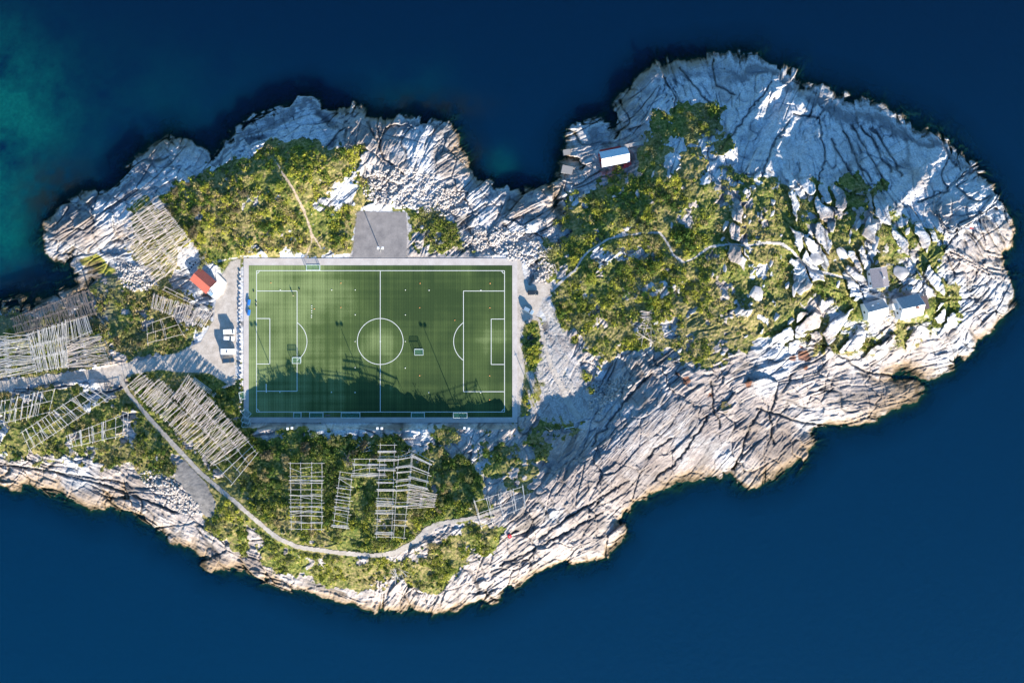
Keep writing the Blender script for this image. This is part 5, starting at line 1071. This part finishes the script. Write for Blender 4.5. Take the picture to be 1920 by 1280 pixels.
# concrete piers by the cabin
for (u_, v_, a, b, d, lab) in ((1062, 286, 2.6, 2.0, 8, 'upper block of two old concrete landing blocks at the water edge'), (1063, 319, 4.2, 3.0, -12, 'lower block of two old concrete landing blocks at the water edge')):
    z = max(float(terr(u_, v_)), SEA) ; m_ = MB(); m_.box((0, 0, -.4), (a, b, 2.2), taper=.04); m_.box((0, 0, .75), (a + .2, b + .2, .1)); o = m_.build('landing_block', M_FOUND); o.location = P(u_, v_, z + .3); o.rotation_euler = (0, 0, R(d)); tag(o, lab, 'concrete block')
def beacon():
    u_, v_ = 954.5, 1003; z = ground(u_, v_, 3); t = empty('beacon', P(u_, v_, z), 0, 'red-capped round beacon on the rocks below the tall empty rack', 'beacon')
    def cyl(name, z0, z1, r0, r1, m):
        c = MB(); c.tube((0, 0, z0), (0, 0, z1), r0, r1, 16); c.build(name, m, t)
    cyl('base', -.8, 1.3, .75, .7, M_WHITE); cyl('cap', 1.3, 1.85, .85, .78, node_mat('beacon_red', (.60, .02, .03), .4)); cyl('lantern', 1.85, 2.15, .2, .16, M_WHITE)
beacon()
def boat(u_, v_, rz, L_, label):
    z = ground(u_, v_, 4) + .25; t = empty('boat', P(u_, v_, z), rz, label, 'boat'); h = MB(); rings = []
    st = [(-.5, .42, .35), (-.3, .5, .3), (0, .52, .25), (.25, .42, .27), (.42, .2, .4), (.5, .03, .55)]
    for x, w, zb in st:
        w *= 1.9; rings.append([(x * L_, -w * .5, .8), (x * L_, -w * .42, .35), (x * L_, 0, zb - .25), (x * L_, w * .42, .35), (x * L_, w * .5, .8), (x * L_, w * .44, .8), (x * L_, 0, .25), (x * L_, -w * .44, .8)])
    h.loft(rings); h.build('hull', M_WHITE, t)
    d = MB(); d.add([(.18 * L_, -.42, .82), (.18 * L_, .42, .82), (.42 * L_, .19, .84), (.5 * L_, 0, .86), (.42 * L_, -.19, .84)], [(4, 3, 2, 1, 0), (0, 1, 2, 3, 4)]); d.build('foredeck', M_REDD, t)
    s = MB(); s.box((-.1 * L_, 0, .62), (.3, .9, .05)); s.box((-.35 * L_, 0, .62), (.3, .85, .05)); s.build('thwart', M_WOOD, t)
boat(1811, 428, R(-4), 5.4, 'white boat with red foredeck beached on the eastern rocks')
def pond(u_, v_, r_, label, c):
    z = ground(u_, v_, 3) + .15; mb = MB(); n_ = 28; pts = []
    for i in range(n_):
        t = 2 * math.pi * i / n_; rr = r_ * (1 + .18 * math.sin(2 * t + u_) + .12 * math.sin(5 * t)); pts.append(P(u_ + rr * math.cos(t), v_ + rr * .8 * math.sin(t), z))
    mb.v += pts[::-1]; mb.f.append(tuple(range(n_))); tag(mb.build('rock_pool', node_mat('pool_water', c, .1, var=.2)), label, kind='structure')
pond(1361, 762, 12, 'brown-green rock pool on the south-eastern slabs', (.16, .13, .045))

# ------------------------------------------------------------------ vehicles
M_TYRE = node_mat('tyre', (.02, .02, .02), .8); M_LIGHT = node_mat('headlight_glass', (.7, .72, .75), .1); M_RED = node_mat('tail_light_red', (.4, .01, .01), .3)
def car(u_, v_, rz, L_, W_, prof, bodym, label, cat, name='parked_car', hatch=None):
    """prof: list of (x fraction, z bottom, z top, half-width factor) body rings, glass profile separately"""
    z = float(terr(u_, v_)) + .06; t = empty(name, P(u_, v_, z), rz, label, cat); b = MB(); rings = []
    body, cabin = prof
    for x, zb, zt, w in body:
        X = x * L_; Wd = W_ / 2 * w; zm = zb + (zt - zb) * .65
        rings.append([(X, -Wd * .94, zb), (X, -Wd, zm), (X, -Wd * .9, zt), (X, Wd * .9, zt), (X, Wd, zm), (X, Wd * .94, zb)])
    b.loft(rings); b.build('body', bodym, t)
    if cabin:
        gl = MB(); rg = []
        for x, zb, zt, w in cabin: rg.append([(x * L_, -W_ / 2 * w, zb), (x * L_, -W_ / 2 * w * .82, zt), (x * L_, W_ / 2 * w * .82, zt), (x * L_, W_ / 2 * w, zb)])
        gl.loft(rg); gl.build('windows', M_GLASS, t)
        rf = MB(); xs = [c[0] * L_ for c in cabin[1:-1]]; zt = cabin[1][2]; ww = W_ / 2 * cabin[1][3] * .84
        rf.box(((xs[0] + xs[-1]) / 2, 0, zt + .03), (abs(xs[-1] - xs[0]) + .1, ww * 2, .07)); rf.build('roof', bodym, t)
    for sx in (-.31, .31):
        for sy in (-1, 1):
            w_ = MB(); w_.tube((sx * L_, sy * (W_ / 2 - .22), .33), (sx * L_, sy * (W_ / 2 + .01), .33), .33, n=14); wo = w_.build('wheel', M_TYRE, t)
            r_ = MB(); r_.tube((sx * L_, sy * (W_ / 2 + .0), .33), (sx * L_, sy * (W_ / 2 + .025), .33), .2, n=12); r_.build('rim', M_STEEL, wo)
    for sy in (-1, 1):
        l = MB(); l.box((L_ * .495, sy * W_ * .36, .7), (.1, .3, .16)); l.build('headlight', M_LIGHT, t); l = MB(); l.box((-L_ * .495, sy * W_ * .38, .8), (.1, .2, .25)); l.build('tail_light', M_RED, t)
    if hatch:
        for (hx, hw, hl_) in hatch: h = MB(); h.box((hx * L_, 0, prof[0][2][2] + .06), (hl_, hw, .1)); h.build('roof_vent', M_BENCH, t)
    return t
VAN = ([(-.5, .35, 2.1, .95), (-.47, .3, 2.35, 1), (.1, .3, 2.35, 1), (.28, .3, 2.3, .98), (.36, .3, 1.25, .98), (.5, .4, .95, .9)], [(.2, 1.3, 2.2, .99), (.27, 1.3, 2.33, .9), (.30, 1.3, 2.25, .9), (.385, 1.24, 1.3, .9)])
SUV = ([(-.5, .4, 1.0, .9), (-.47, .3, 1.1, 1), (.2, .3, 1.05, 1), (.45, .32, .92, .97), (.5, .4, .75, .85)], [(-.47, 1.05, 1.12, .93), (-.40, 1.05, 1.68, .93), (.08, 1.05, 1.68, .93), (.24, 1.0, 1.06, .93)])
CAMP = ([(-.5, .45, 2.7, .97), (-.48, .4, 2.95, 1), (.15, .4, 2.95, 1), (.38, .4, 2.8, 1), (.44, .4, 2.1, .95), (.5, .45, 1.1, .8)], None)
car(430.5, 621.5, R(3), 4.5, 2.0, VAN, node_mat('van_white', (.75, .78, .80), .3, var=.03), 'white van, upper of the white vehicles on the gravel lot', 'van', 'parked_van')
car(429.5, 634, R(-3), 4.4, 1.85, SUV, node_mat('car_white', (.78, .80, .82), .25, var=.03), 'white car parked just below the white van', 'car')
car(429, 658.5, R(0), 5.6, 2.4, CAMP, node_mat('camper_white', (.80, .80, .80), .35, var=.03), 'long white camper van with a dark roof vent on the lot', 'camper van', 'camper_van', hatch=[(-.06, .9, .45)])
car(428.5, 675.5, R(6), 4.8, 1.9, SUV, node_mat('car_dark_blue', (.02, .05, .09), .3, var=.1), 'dark blue car in the shadow of the camper van', 'car')
car(999, 549, R(0), 4.2, 1.8, SUV, node_mat('car_black', (.02, .03, .04), .3, var=.1), 'dark car in the apron right of the pitch, upper of two', 'car')
car(989.5, 581.5, R(-28), 4.6, 1.8, SUV, node_mat('car_silver', (.30, .42, .52), .25, .3, var=.05), 'silver blue car parked at an angle right of the pitch', 'car')
